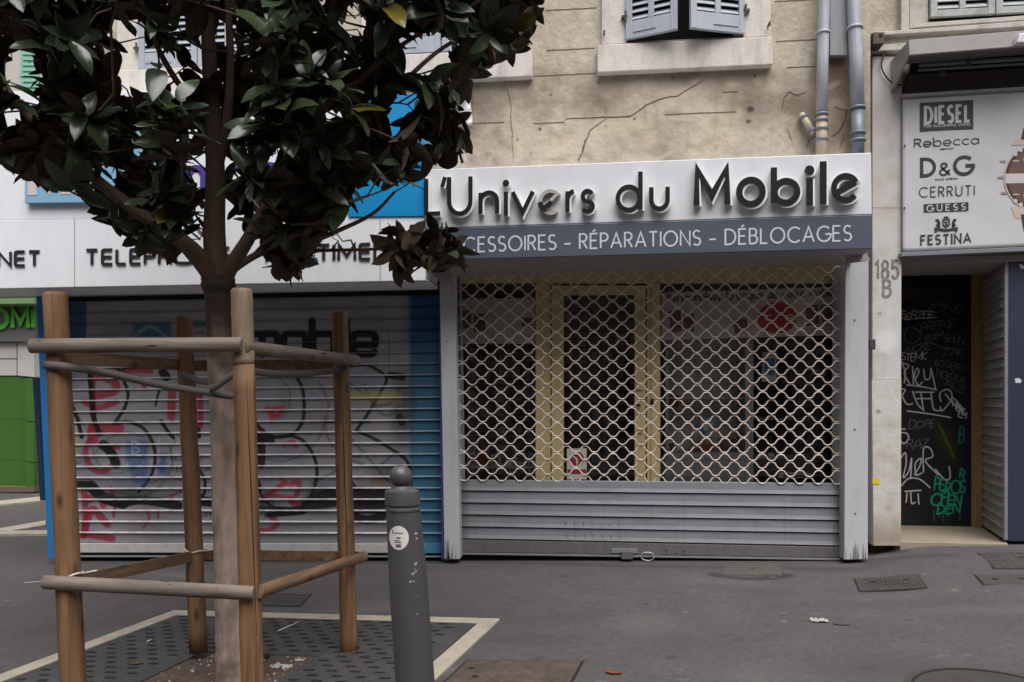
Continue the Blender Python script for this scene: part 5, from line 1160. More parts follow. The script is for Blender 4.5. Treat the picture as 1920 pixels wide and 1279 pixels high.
# ------------------------------------------------------------------ tree pit: border, grate, soil
BL, BR = G(325, 1147), G(938, 1163); FLd = (G(0, 1268) - BL); FRd = (G(812, 1281) - BR)
FL = BL + FLd.normalized() * 1.75; FR = BR + FRd.normalized() * 1.75
def on_ground(p, dz): return Vector((p.x, p.y, gz(p.x, p.y) + dz))
bs = thing('tree_pit_border', 'pale stone border framing the tree pit in the pavement', 'border', (BL + FR) / 2)
def stone_strip(a, b, inw, w, n, s0=0.0, s1=1.0):
    a, b = Vector(a), Vector(b)
    for k in range(n):
        p, q = a.lerp(b, s0 + (s1-s0)*k/n), a.lerp(b, s0 + (s1-s0)*(k+1)/n); g_ = (q - p).normalized() * .003
        m_ = MB(); m_.slab(*[on_ground(z, .012) for z in (p + g_, q - g_, q - g_ + inw*w, p + g_ + inw*w)], (0, 0, -.06)); m_.build('border_stone', M_kerb, bs, bevel=.004)
ux = (BR - BL).normalized(); uy = (FL - BL).normalized(); uyr = (FR - BR).normalized()
stone_strip(BL, BR, uy, .105, 3); stone_strip(BL + uy*.108, FL, ux, .105, 2); stone_strip(BR + uyr*.108, FR, -ux, .105, 2)
gt_ = thing('tree_grate', 'dark perforated grate plates around the foot of the tree', 'tree grate', (BL + FR) / 2)
M_grate = mat('dark_cast_grate', rgb(68, 67, 69, .82), .6, .1, 6, bump=.3, bscale=120, dirt=rgb(92, 86, 80), dirt_amt=.5, dirt_scale=4)
# plates around a square hole; corners in fractions of the pit
def pit(a, b, dz):
    p = BL.lerp(BR, a); q = FL.lerp(FR, a); r = p.lerp(q, b); return on_ground(r, dz)
ha0, ha1, hb0, hb1 = .325, .64, .47, .86
e0, e1, f0 = .19, .81, .068
def plate(a0, b0, a1, b1): m_ = MB(); m_.slab(pit(a0, b0, .010), pit(a1, b0, .010), pit(a1, b1, .010), pit(a0, b1, .010), (0, 0, -.03)); return m_.build('grate_plate', M_grate, gt_, bevel=.003)
L_, R_ = .178, .822
def nearest_frac(px, py):
    g = G(px, py); best = None
    for i in range(101):
        for j in range(101):
            p = pit(i/100, j/100, 0); d = (p.x-g.x)**2 + (p.y-g.y)**2
            if best is None or d < best[0]: best = (d, i/100, j/100)
    return best[1:]
c1 = nearest_frac(380, 1225); c2 = nearest_frac(592, 1234)
ha0, hb0 = c1; ha1 = c2[0]; hb1 = min(.9, hb0 + .36)
w_in = .105 / (BR - BL).length + .004; w_b = .108 / 1.75 + .003
plate(w_in, w_b, 1 - w_in, hb0); plate(w_in, hb0 + .003, ha0, 1); plate(ha1, hb0 + .003, 1 - w_in, 1); plate(ha0 + .003, hb1, ha1 - .003, 1)
m_ = MB(); NA, NB = 15, 22
for i in range(NA):
    for j in range(NB):
        a = w_in + .03 + (1 - 2*w_in - .06) * (i + (.5 if j % 2 else 0)) / NA; b = w_b + .02 + (1 - w_b - .03) * j / NB
        if ha0 - .03 < a < ha1 + .03 and hb0 - .02 < b < hb1 + .03 or a > 1 - w_in - .02: continue
        m_.quad(pit(a - .012, b - .006, .0125), pit(a + .012, b - .006, .0125), pit(a + .010, b + .006, .0125), pit(a - .014, b + .006, .0125))
m_.build('grate_slots', M_gap, gt_)['kind'] = 'stuff'
m_ = MB(); rsl = random.Random(31)
def soil(u, v):
    p = pit(ha0 + (ha1-ha0)*u, hb0 + (hb1-hb0)*v, 0); e = min(u, 1-u, v, 1-v) * 4
    return p + Vector((0, 0, .002 + .018 * min(1, e) * (mnoise.noise(p * 14) * .5 + mnoise.noise(p * 45) * .35 + .5)))
m_.grid(70, 70, soil)
M_soil = mat('brown_soil', rgb(74, 60, 52, .8), .95, .35, 22, bump=.8, bscale=120, col2=rgb(100, 84, 72, .8))
o_ = m_.build('soil', M_soil, smooth=True); struct(o_, 'stuff'); o_['label'] = 'brown soil and dirt in the opening of the tree grate'; o_['category'] = 'soil'
m_ = MB()
for k in range(150):
    u, v = rsl.random(), rsl.random(); p = soil(u, v); s_ = rsl.uniform(.003, .010)
    m_.cur = rsl.choice([0, 0, 1, 2]); m_.lathe(p, [(.0005, -s_*.3), (s_, 0), (s_*.7, s_*.6), (.0005, s_*.75)], 6)
o_ = m_.build('pit_debris', [mat('pale_pebble', rgb(176, 168, 156, .8), .8, .2, 20), mat('brown_chip', rgb(120, 78, 60, .8), .8, .2, 20), mat('ochre_chip', rgb(150, 120, 74, .8), .8, .2, 20)]); struct(o_, 'stuff'); o_['label'] = 'pebbles and scraps scattered over the soil of the pit'; o_['category'] = 'debris'

# ------------------------------------------------------------------ wooden tree guard
def wood(name, axis, base, dark, crack=.7):
    m = bpy.data.materials.new(name); m.use_nodes = True; N = m.node_tree.nodes; L = m.node_tree.links; b = N['Principled BSDF']; b.inputs['Roughness'].default_value = .75
    geo = N.new('ShaderNodeNewGeometry'); mp = N.new('ShaderNodeMapping'); mp.inputs['Scale'].default_value = {'z': (26, 26, 1.6), 'x': (1.8, 24, 26), 'y': (24, 1.8, 26)}[axis]; L.new(geo.outputs['Position'], mp.inputs['Vector'])
    n1 = N.new('ShaderNodeTexNoise'); n1.inputs['Scale'].default_value = 1; n1.inputs['Detail'].default_value = 7; n1.inputs['Distortion'].default_value = .8; L.new(mp.outputs[0], n1.inputs['Vector'])
    r1 = N.new('ShaderNodeValToRGB'); e = r1.color_ramp.elements; e[0].position = .28; e[0].color = (*dark, 1); e[1].position = .62; e[1].color = (*base, 1); L.new(n1.outputs['Fac'], r1.inputs[0])
    n2 = N.new('ShaderNodeTexNoise'); n2.inputs['Scale'].default_value = 3.2; n2.inputs['Detail'].default_value = 4; L.new(geo.outputs['Position'], n2.inputs['Vector'])
    r2 = N.new('ShaderNodeMapRange'); r2.inputs[1].default_value = .4; r2.inputs[2].default_value = .68; r2.inputs[4].default_value = .65; L.new(n2.outputs['Fac'], r2.inputs[0])
    mx = N.new('ShaderNodeMix'); mx.data_type = 'RGBA'; L.new(r2.outputs[0], mx.inputs[0]); L.new(r1.outputs[0], mx.inputs[6]); mx.inputs[7].default_value = (*[c*.62 for c in base], 1)
    n3 = N.new('ShaderNodeTexNoise'); n3.inputs['Scale'].default_value = 2.2; n3.inputs['Detail'].default_value = 2; L.new(mp.outputs[0], n3.inputs['Vector'])
    r3 = N.new('ShaderNodeMapRange'); r3.inputs[1].default_value = crack; r3.inputs[2].default_value = crack + .03; L.new(n3.outputs['Fac'], r3.inputs[0])
    m2 = N.new('ShaderNodeMix'); m2.data_type = 'RGBA'; L.new(r3.outputs[0], m2.inputs[0]); L.new(mx.outputs[2], m2.inputs[6]); m2.inputs[7].default_value = (*[c*.25 for c in dark], 1)
    vo = N.new('ShaderNodeTexVoronoi'); vo.inputs['Scale'].default_value = 1.0; m3 = N.new('ShaderNodeMapping'); m3.inputs['Scale'].default_value = {'z': (11, 11, 4.2), 'x': (4.2, 11, 11), 'y': (11, 4.2, 11)}[axis]; L.new(geo.outputs['Position'], m3.inputs['Vector']); L.new(m3.outputs[0], vo.inputs['Vector'])
    r4 = N.new('ShaderNodeValToRGB'); e4 = r4.color_ramp.elements; e4[0].position = .05; e4[0].color = (.9, .9, .9, 1); e4[1].position = .21; e4[1].color = (0, 0, 0, 1); L.new(vo.outputs['Distance'], r4.inputs[0])
    m4 = N.new('ShaderNodeMix'); m4.data_type = 'RGBA'; L.new(r4.outputs[0], m4.inputs[0]); L.new(m2.outputs[2], m4.inputs[6]); m4.inputs[7].default_value = (*[c*.55 for c in dark], 1)
    L.new(m4.outputs[2], b.inputs['Base Color'])
    bp = N.new('ShaderNodeBump'); bp.inputs['Strength'].default_value = .5; bp.inputs['Distance'].default_value = .006; L.new(n1.outputs['Fac'], bp.inputs['Height']); L.new(bp.outputs[0], b.inputs['Normal'])
    return m
W_post = wood('orange_brown_post_wood', 'z', rgb(150, 110, 74, .72), rgb(74, 50, 34, .72), .78); W_grey = wood('greyed_rail_wood', 'x', rgb(140, 127, 116, .72), rgb(86, 74, 64, .72)); W_tan = wood('tan_side_rail_wood', 'y', rgb(144, 112, 84, .72), rgb(84, 62, 44, .72))
W_top = wood('greyed_post_top_wood', 'z', rgb(166, 144, 120, .75), rgb(122, 100, 80, .75)); M_split = mat('split_dark', (.02, .014, .01), .95, .1, 9)
W_greyside = wood('greyed_side_rail_wood', 'y', rgb(140, 125, 112, .72), rgb(90, 76, 66, .72))
tg = thing('tree_guard', 'square wooden stake guard with round rails around the tree', 'tree guard', on_ground(G(440, 1240), 0))
PA = (P(141, 1368, 3.12), P(104, 556, 3.12)); PB = (P(476, 1368, 3.12), P(453, 549, 3.12)); PC = (P(655, 1224, 4.15), P(637, 590, 4.15)); PD = (P(372, 1210, 4.08), P(345, 600, 4.08))
for k, ((b_, t_), r0, ysplit) in enumerate(((PA, .046, None), (PB, .0435, 800), (PC, .0435, 790), (PD, .0435, None))):
    for nm, m, s0, s1 in (('post', W_post, -.02, .835 if k == 1 else 1.0),) + ((('post_top', W_top, .8352, 1.0),) if k == 1 else ()):
        m_ = MB(); rp = random.Random(k*3 + 1); seg = 14; pts = []; rr = []
        for i in range(seg + 1):
            s_ = s0 + (s1 - s0) * i / seg; pts.append(b_.lerp(t_, s_) + Vector((rp.uniform(-.0015, .0015), rp.uniform(-.0015, .0015), 0))); rr.append(r0 * (1.06 - .08*s_) * rp.uniform(.985, 1.015))
        if s1 == 1.0: e_ = (t_ - b_).normalized(); pts += [t_ + e_*.010, t_ + e_*.016]; rr += [r0*.93, r0*.80]
        m_.tube(pts, rr, 20); par = m_.build(nm, m, tg, smooth=True)
    if ysplit:
        f_ = (CAM - (b_ + t_)/2); f_.z = 0; f_.normalize(); sd_ = UP.cross(f_); m_ = MB(); rp = random.Random(k + 40); seg = 18; base = []
        for i in range(seg + 1):
            s_ = .22 + .58*i/seg; c = b_.lerp(t_, s_); an = (.35 if k == 1 else .05) + .25*(.5 - i/seg)*(1 if k == 1 else .3) + rp.uniform(-.02, .02); wv = .0022*math.sin(math.pi*min(1, (i+.3)/seg)) + .0006; r_o = r0*(1.06-.08*s_)*1.03
            d1 = f_*math.cos(an) + sd_*math.sin(an); tg_ = sd_*math.cos(an) - f_*math.sin(an); base += [c + d1*r_o + tg_*wv, c + d1*r_o - tg_*wv]
        m_.add(base, [(2*i, 2*i+1, 2*i+3, 2*i+2) for i in range(seg)]); m_.build('wood_split', M_split, par)
fwd = Vector((-FW.x, -FW.y, 0)); rgt = Vector((RT.x, RT.y, 0))
def rail(p, q, r, outw, m, nm='rail'): m_ = MB(); m_.half_log(p, q, r, outw, 11, 9); return m_.build(nm, m, tg, smooth=False, bevel=.004)
tf = 3.115 - .047
rail(P(58, 649, tf), P(455, 646, tf), .030, fwd, W_grey); rail(P(83, 1091, tf), P(477, 1112, tf), .0295, fwd, W_grey)
def side(ax, ay, at, bx, by, bt, outw, r, m): return rail(P(ax, ay, at), P(bx, by, bt), r, outw, m)
side(454, 651, 3.085, 668, 676, 4.20, rgt, .030, W_greyside); side(482, 1110, 3.09, 682, 1043, 4.22, rgt, .030, W_tan)
side(96, 667, 3.12, 336, 684, 4.05, -rgt, .030, W_tan); side(118, 1096, 3.12, 364, 1043, 4.05, -rgt, .029, W_tan)
bk_ = Vector((FW.x, FW.y, 0)); rail(P(338, 686, 4.20), P(652, 683, 4.22), .030, bk_, W_tan); rail(P(356, 1040, 4.20), P(678, 1044, 4.22), .029, bk_, W_tan)
M_strap = mat('grey_rubber_strap', rgb(96, 90, 86, .8), .7, .1, 12)
def strap(pts, nm='strap'):
    q = []; cur = smooth_line([tuple(v) for v in pts], 6) if False else pts
    m_ = MB(); 
    P3 = [np.array(v) for v in pts]; pl = [P3[0]] + P3 + [P3[-1]]
    for i in range(1, len(pl) - 2):
        for k in range(6):
            t = k/6; p0, p1, p2, p3 = pl[i-1:i+3]; q.append(Vector(.5*((2*p1) + (-p0+p2)*t + (2*p0-5*p1+4*p2-p3)*t*t + (-p0+3*p1-3*p2+p3)*t**3)))
    q.append(Vector(pts[-1])); base = []
    for i, p in enumerate(q):
        base += [p + UP*.016, p - UP*.016]
    m_.add(base, [(2*i, 2*i+1, 2*i+3, 2*i+2) for i in range(len(q)-1)]); o = m_.build(nm, M_strap, tg, smooth=True); s = o.modifiers.new('t', 'SOLIDIFY'); s.thickness = .006; return o
strap([P(82, 684, 3.08), P(125, 688, 3.07), P(200, 700, 3.2), P(300, 722, 3.4), P(390, 736, 3.52), P(430, 742, 3.52), P(462, 738, 3.58)])
strap([P(372, 726, 3.6), P(400, 728, 3.5), P(440, 702, 3.3), P(470, 690, 3.16)])
strap([P(452, 690, 3.2), P(490, 699, 3.45), P(560, 702, 3.8), P(625, 694, 4.08), P(650, 690, 4.1)])
strap([P(340, 700, 4.0), P(380, 716, 3.8), P(440, 730, 3.72), P(462, 724, 3.66)])
def cord(label, c, r, tilt):
    m_ = MB(); pts = [c + rgt*(r*math.cos(a)) + fwd*(r*math.sin(a)) + UP*(tilt*math.cos(a) + .006*math.sin(3*a)) for a in [2*math.pi*k/24 for k in range(25)]]; m_.tube(pts, .0045, 6)
    e = pts[0]; m_.tube([e, e + rgt*.03 + UP*.006, e + rgt*.06 + UP*.012], .0035, 5)
    return tag(m_.build('cord_tie', mat('white_cord', rgb(206, 200, 190, .85), .7, .05, 9) if 'white_cord' not in bpy.data.materials else bpy.data.materials['white_cord'], smooth=True), label, 'cord', 'cords tied to the tree guard')
cord('white cord looped around the front stake just above its lower rail', P(130, 1078, 3.12), .053, .006); cord('white cord wound around the far stake at lower rail height', P(364, 1031, 4.08), .05, -.008)

# ------------------------------------------------------------------ bollard
TB = 2.06
bo = thing('bollard', 'dark grey ball topped metal bollard standing before the tree pit border', 'bollard', on_ground(P(800, 1660, TB), 0))
fo = P(806, 1655, TB); fo.z = gz(fo.x, fo.y); tp = P(751, 880, TB); H_ = tp.z - fo.z; ln = ((tp.x - fo.x)/H_, (tp.y - fo.y)/H_)
s_ = TB / FPX; prof = [(.052, 0), (.062, .0), (.062, .05), (.0535, .07)]
def zz(y): return (P(751, y, TB).z - fo.z)
prof += [(.0528, .2), (.0515, zz(1100)), (.0465, zz(970)), (.0455, zz(957)), (.0475, zz(956)), (.0475, zz(952)), (.044, zz(950)), (.044, zz(947)), (.0475, zz(945)), (.0470, zz(926)), (.0455, zz(920)), (.036, zz(918)), (.029, zz(914)), (.025, zz(911))]
cyb = zz(893); rb_ = .0305
for k in range(15):
    a = R(-55 + 145*k/14); prof.append((max(.0004, rb_*math.cos(a)), cyb + rb_*math.sin(a)))
M_bol = mat('grey_bollard_paint', rgb(96, 94, 98, .48), .42, .05, 6, dirt=rgb(84, 82, 80), dirt_amt=.3, dirt_scale=6, bump=.08, bscale=70)
m_ = MB(); m_.lathe(fo, prof, 48, ln); ob = m_.build('shaft', M_bol, bo, smooth=True)
es = ob.modifiers.new('es', 'EDGE_SPLIT'); es.split_angle = R(38)
def on_shaft(px, py, e=.001):
    """point on the bollard surface facing the camera"""
    z = P(751, py, TB).z - fo.z; ax = Vector((fo.x + ln[0]*z, fo.y + ln[1]*z, fo.z + z)); cpx = project(ax)[0]; r = np.interp(z, [.2, zz(1100), zz(970)], [.0528, .0515, .0465]) + e
    k = max(-.97, min(.97, (px - cpx)*TB/FPX/r)); an = math.asin(k); return ax + (rgt*math.sin(an) + fwd*math.cos(an))*r
stk = thing('round_sticker', 'round white printed sticker on the bollard shaft', 'sticker', on_shaft(752, 1003))
m_ = MB(); base = [on_shaft(752, 1003, .0012)]; nn_ = 40
for rr_ in (.35, .7, 1.0):
    base += [on_shaft(752 + 19*rr_*math.cos(2*math.pi*k/nn_), 1003 + 22*rr_*math.sin(2*math.pi*k/nn_), .0012) for k in range(nn_)]
fs = [(0, 1+k, 1+(k+1) % nn_) for k in range(nn_)]
for q in range(2): fs += [(1+q*nn_+k, 1+(q+1)*nn_+k, 1+(q+1)*nn_+(k+1) % nn_, 1+q*nn_+(k+1) % nn_) for k in range(nn_)]
m_.add(base, fs); m_.build('label_disc', M_pw, stk, smooth=True)
m_ = MB()
for x0, x1, y, w in ((740, 742, 992, 7), (744, 760, 994, 1.6), (748, 756, 1003, 2.4), (744, 756, 1008, 1.4), (745, 758, 1011, 1.4), (747, 757, 1016, 2.4), (747, 757, 1019, 1.8)):
    n = 6; vs = []
    for i in range(n + 1): x = x0 + (x1-x0)*i/n; vs += [on_shaft(x, y - w/2, .0018), on_shaft(x, y + w/2, .0018)]
    m_.add(vs, [(2*i, 2*i+1, 2*i+3, 2*i+2) for i in range(n)])
m_.build('print_lines', M_ink, stk)
m_ = MB(); rq = random.Random(17)
for cx, cy, n_, sp in ((782, 995, 2, 2), (784, 1004, 2, 2), (783, 1050, 2, 4), (780, 1068, 3, 4), (778, 1083, 3, 4), (786, 1112, 1, 3), (785, 1144, 1, 2), (782, 1060, 1, 3)):
    for _ in range(n_):
        x, y = cx + rq.uniform(-sp, sp), cy + rq.uniform(-sp, sp); s0 = rq.uniform(.8, 2.6); an = rq.uniform(0, 3)
        pts = [on_shaft(x + s0*rq.uniform(.5, 1.5)*math.cos(an + k*1.05), y + s0*rq.uniform(.6, 1.6)*math.sin(an + k*1.05), .0008) for k in range(6)]
        m_.add(pts, [(0, 1, 2, 3, 4, 5)])
m_.build('chipped_paint', mat('chipped_paint_pale', rgb(170, 168, 166, .8), .6, .2, 30), ob)

# ------------------------------------------------------------------ covers and litter on the pavement
M_cov = mat('grey_cast_cover', rgb(84, 80, 78, .58), .7, .15, 12, bump=.5, bscale=90, dirt=rgb(66, 60, 56), dirt_amt=.5, dirt_scale=8); M_rust = mat('rusty_plate', rgb(92, 78, 70, .75), .75, .35, 16, bump=.7, bscale=150, dirt=rgb(56, 48, 44), dirt_amt=.7, dirt_scale=6, speck=90)
M_conc = mat('pale_worn_cover', rgb(104, 99, 92, .62), .85, .15, 16, bump=.6, bscale=60)
def cover(label, pts, m, lines=(0, 0), dots=(), h=.006, lm=None, frame=True):
    c = sum((G(*p) for p in pts), Vector()) / 4; t_ = thing('access_cover', label, 'access cover', c, 'access covers in the pavement')
    q = [on_ground(G(*p), h) for p in pts]
    if frame:
        m_ = MB(); qc = sum(q, Vector()) / 4; qo = [qc + (v - qc)*1.05 for v in q]; m_.slab(*[on_ground(v, h - .003) for v in qo], (0, 0, -.03)); m_.build('cover_frame', M_gap if lm is None else lm, t_)
    m_ = MB(); m_.slab(*q, (0, 0, -.03)); m_.build('plate', m, t_)
    nu, nv = lines
    if nu:
        m_ = MB()
        for i in range(nu):
            for j in range(nv):
                u, v = (i + .5)/nu, (j + .5)/nv; du, dv = .36/nu, .30/nv
                f = lambda a, b: (q[0]*(1-a) + q[1]*a)*(1-b) + (q[3]*(1-a) + q[2]*a)*b + UP*.003
                m_.slab(f(u-du, v-dv), f(u+du, v-dv), f(u+du, v+dv), f(u-du, v+dv), (0, 0, -.004))
        m_.build('raised_studs', m, t_)['kind'] = 'stuff'
    if dots:
        m_ = MB()
        for u, v, s0 in dots:
            f = (q[0]*(1-u) + q[1]*u)*(1-v) + (q[3]*(1-u) + q[2]*u)*v + UP*.0035
            e1 = (q[1]-q[0]).normalized()*s0; e2 = (q[3]-q[0]).normalized()*s0*.7; m_.quad(f-e1-e2, f+e1-e2, f+e1+e2, f-e1+e2)
        m_.build('lifting_hole', M_gap, t_)
cover('worn studded cover with a wet stain, in front of the grille slats', [(1357, 1059), (1464, 1059), (1466, 1080), (1356, 1079)], M_conc, (26, 5), ((.5, .45, .016),), frame=False)
cover('dark rectangular cover lying askew in front of the white pilaster', [(1603, 1086), (1719, 1078), (1736, 1103), (1613, 1110)], M_cov, (16, 6), ((.25, .4, .022), (.78, .35, .02)))
cover('large grooved cover beside the navy panel, nearest the doorstep', [(1835, 1038), (1960, 1034), (1985, 1066), (1865, 1067)], M_cov, (9, 5), ((.55, .4, .02),))
cover('plain narrow cover just below the large grooved one', [(1830, 1078), (1990, 1076), (2000, 1095), (1846, 1096)], M_cov, (0, 0), ((.18, .5, .02), (.5, .5, .02)))
cover('rusty brown cover at the picture bottom right of the bollard', [(880, 1238), (1090, 1241), (1058, 1300), (815, 1300)], M_rust, (0, 0), ((.1, .3, .012), (.2, .55, .014)), h=.005)
cover('dark ribbed gully cover behind the guard, near the graffiti shutter', [(508, 1113), (584, 1114), (562, 1138), (478, 1136)], M_cov, (8, 4), ())
def disc_cover():
    c = G(1860, 1302); t_ = thing('manhole_cover', 'dark round manhole cover cut by the bottom picture edge', 'manhole cover', c)
    m_ = MB(); n = 40; vs = [on_ground(c + Vector((.34*math.cos(2*math.pi*k/n), .34*math.sin(2*math.pi*k/n), 0)), .005) for k in range(n)]; m_.add(vs + [v - UP*.03 for v in vs], [tuple(range(n))] + [(k, n+k, n+(k+1) % n, (k+1) % n) for k in range(n)]); m_.build('plate', mat('dark_manhole_iron', rgb(66, 60, 58, .9), .6, .2, 9, bump=.5, bscale=70), t_)
    m_ = MB(); n = 40; vs = []
    for k in range(n):
        for rr_ in (.30, .315): vs.append(on_ground(c + Vector((rr_*math.cos(2*math.pi*k/n), rr_*math.sin(2*math.pi*k/n), 0)), .0075))
    m_.add(vs, [(2*k, 2*k+1, 2*((k+1) % n)+1, 2*((k+1) % n)) for k in range(n)]); m_.build('rim', M_gap, t_)
disc_cover()
def leaf_litter(label, px, py, l, w, yaw, col, name='dry_leaf', curl=.35):
    c = G(px, py, .004); m_ = MB(); ca, sa = math.cos(yaw), math.sin(yaw); nu, nv = 10, 4
    def f(u, v):
        x = (u - .5)*l; hw = w/2*math.sin(math.pi*min(1, max(0, u*.96 + .02)))**.8; y = (v - .5)*2*hw; z = .003 + curl*(abs(v-.5)**1.5)*w + curl*.3*l*(u-.5)**2
        p = Vector((c.x + x*ca - y*sa, c.y + x*sa + y*ca, 0)); p.z = gz(p.x, p.y) + z + (.010 if name == 'dry_leaf' and px < 800 else .001); return p
    m_.grid(nu, nv, f); o = m_.build(name, mat(name + '_colour', col, .7, .25, 40), smooth=True); s = o.modifiers.new('t', 'SOLIDIFY'); s.thickness = .0012; return tag(o, label, 'leaf')
leaf_litter('curled orange brown leaf lying on the open asphalt', 1151, 1262, .085, .042, -.15, rgb(150, 74, 40, .6)); leaf_litter('brown dead leaf lying on the tree grate', 255, 1248, .075, .035, .3, rgb(104, 70, 52, .8))
leaf_litter('flat dark grey scrap beside the crumpled white paper', 1578, 1170, .10, .05, -.1, rgb(70, 68, 68), 'dark_scrap', .1)
def paper(label, px, py, s0, seed):
    r = random.Random(seed); c = G(px, py, .002); m_ = MB(); m_.grid(9, 6, lambda u, v: c + Vector(((u-.5)*s0*1.6 + r.uniform(-.004, .004), (v-.5)*s0 + r.uniform(-.004, .004), .004 + abs(r.gauss(0, .006)))))
    return tag(m_.build('paper_scrap', bpy.data.materials.get('dirty_paper') or mat('dirty_paper', rgb(176, 172, 166, .75), .8, .2, 60)), label, 'paper scrap', 'paper scraps on the ground')
paper('crumpled white paper scrap on the open asphalt', 1536, 1165, .06, 1); paper('dirty white scrap in the soil at the tree foot', 528, 1252, .06, 2); paper('small white crumpled scrap at the grate edge near the soil', 562, 1240, .03, 3)
def straw(label, a, b, r0, dz):
    m_ = MB(); m_.tube([on_ground(G(*a), dz), on_ground(G(*b), dz)], r0, 8); return tag(m_.build('paper_straw', M_pw, smooth=True), label, 'straw')
straw('white straw lying on the tree grate between the stakes', (521, 1189), (559, 1172), .0035, .018); straw('short white cigarette end on the grate near the brown dead leaf', (276, 1209), (284, 1205), .004, .018); straw('thin white stick on the asphalt beside the front stake', (45, 1094), (80, 1092), .003, .006)
wd_ = MB(); rw = random.Random(3); c = G(498, 1238)
for k in range(16):
    an = rw.uniform(0, 6.28); l = rw.uniform(.02, .05); d = Vector((math.cos(an)*.5, math.sin(an)*.5, 1)).normalized(); s_d = Vector((-math.sin(an), math.cos(an), 0))*.007; p = c + Vector((rw.uniform(-.02, .02), rw.uniform(-.02, .02), .006))
    wd_.add([p, p + d*l*.5 + s_d, p + d*l, p + d*l*.5 - s_d], [(0, 1, 2, 3)])
tag(wd_.build('weed', mat('weed_green', rgb(70, 92, 50, .7), .6, .2, 30)), 'small green weed growing between trunk and front stake', 'weed')

# ------------------------------------------------------------------ magnolia
tr = thing('magnolia_tree', 'young magnolia with a dense dark crown inside the wooden guard', 'tree', on_ground(G(445, 1262), 0))
M_bark = mat('grey_brown_bark', rgb(164, 144, 130, .86), .9, .18, 5, (9, 9, 2.2), bump=.7, bscale=6, col2=rgb(138, 120, 110, .9), dirt=rgb(80, 64, 56), dirt_amt=.6, dirt_scale=5, dirt_stretch=(2.5, 2.5, 1), paint=True)
M_limb = mat('dark_branch_bark', rgb(116, 92, 78, .75), .9, .2, 8, (5, 5, 2), bump=.4, bscale=10)
TT = 3.72
def limb(pts, r0, r1, name, m=M_limb, n=12, wob=0.0):
    q = []; pl = [np.array(P(*p)) for p in pts]; pl = [pl[0]*2 - pl[1]] + pl + [pl[-1]*2 - pl[-2]]
    NS_ = 16 if name == 'trunk' else 6
    for i in range(1, len(pl) - 2):
        for k in range(NS_):
            t = k/NS_; p0, p1, p2, p3 = pl[i-1:i+3]; q.append(Vector(.5*((2*p1) + (-p0+p2)*t + (2*p0-5*p1+4*p2-p3)*t*t + (-p0+3*p1-3*p2+p3)*t**3)))
    q.append(Vector(pl[-2])); N_ = len(q); rr = [r0 + (r1-r0)*i/(N_-1) for i in range(N_)]
    if name == 'trunk':
        rr = list(np.interp(np.linspace(0, 1, N_), [0, .08, .3, .7, .88, .94, 1], [.140, .106, .082, .062, .064, .080, .078]))
        rq_ = random.Random(1); rr = [x*rq_.uniform(.98, 1.025) for x in rr]
    m_ = MB(); m_.tube(q, rr, n)
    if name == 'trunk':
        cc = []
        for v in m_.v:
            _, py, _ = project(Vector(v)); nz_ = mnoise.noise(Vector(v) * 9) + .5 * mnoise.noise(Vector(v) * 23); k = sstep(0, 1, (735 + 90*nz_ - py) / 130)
            n2 = mnoise.noise(Vector((v[0]*14, v[1]*14, v[2]*7))); cc.append((*rgb(66, 50, 42, .8), max(.92*k, .55*max(0, n2 - .12)*2)))  # upper trunk darkened: browner bark with some crown shade painted in
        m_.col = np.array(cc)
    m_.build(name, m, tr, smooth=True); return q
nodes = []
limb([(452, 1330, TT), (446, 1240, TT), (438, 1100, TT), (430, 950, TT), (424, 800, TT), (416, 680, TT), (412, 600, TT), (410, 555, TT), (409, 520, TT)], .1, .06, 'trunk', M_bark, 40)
for pts, r0, r1 in (([(409, 535, 3.72), (402, 440, 3.72), (404, 330, 3.70), (398, 200, 3.68), (390, 60, 3.66), (388, -120, 3.66), (392, -330, 3.66)], .058, .018),
                    ([(404, 535, 3.72), (372, 480, 3.62), (325, 440, 3.5), (270, 405, 3.42), (190, 345, 3.36), (110, 270, 3.3), (30, 190, 3.24), (-60, 60, 3.2)], .044, .011),
                    ([(403, 530, 3.72), (378, 498, 3.84), (330, 440, 3.98), (262, 340, 4.1), (205, 230, 4.2), (160, 120, 4.26), (120, -40, 4.3)], .040, .010),
                    ([(414, 535, 3.72), (438, 492, 3.66), (470, 440, 3.6), (515, 350, 3.52), (560, 240, 3.45), (600, 110, 3.4), (640, -60, 3.34)], .040, .010),
                    ([(415, 530, 3.72), (445, 500, 3.78), (500, 470, 3.84), (570, 458, 3.9), (640, 430, 3.98), (700, 400, 4.05), (740, 360, 4.1)], .022, .007),
                    ([(416, 525, 3.72), (448, 470, 3.84), (500, 400, 3.98), (580, 330, 4.1), (660, 250, 4.22), (740, 170, 4.3), (830, 90, 4.36), (930, 40, 4.4)], .030, .008),
                    ([(404, 330, 3.70), (424, 240, 3.66), (432, 120, 3.62), (428, -20, 3.58), (440, -180, 3.56)], .026, .011), ([(399, 230, 3.69), (330, 150, 3.64), (280, 50, 3.6), (240, -100, 3.56)], .018, .008),
                    ([(500, 470, 3.84), (590, 470, 3.72), (680, 468, 3.62), (760, 466, 3.55)], .010, .006), ([(560, 240, 3.45), (660, 160, 3.42), (760, 80, 3.4), (900, 0, 3.36)], .014, .007), ([(470, 440, 3.6), (500, 440, 3.55), (540, 470, 3.5)], .01, .005)):
    q = limb(pts, r0, r1, 'limb'); nodes += q[5:]
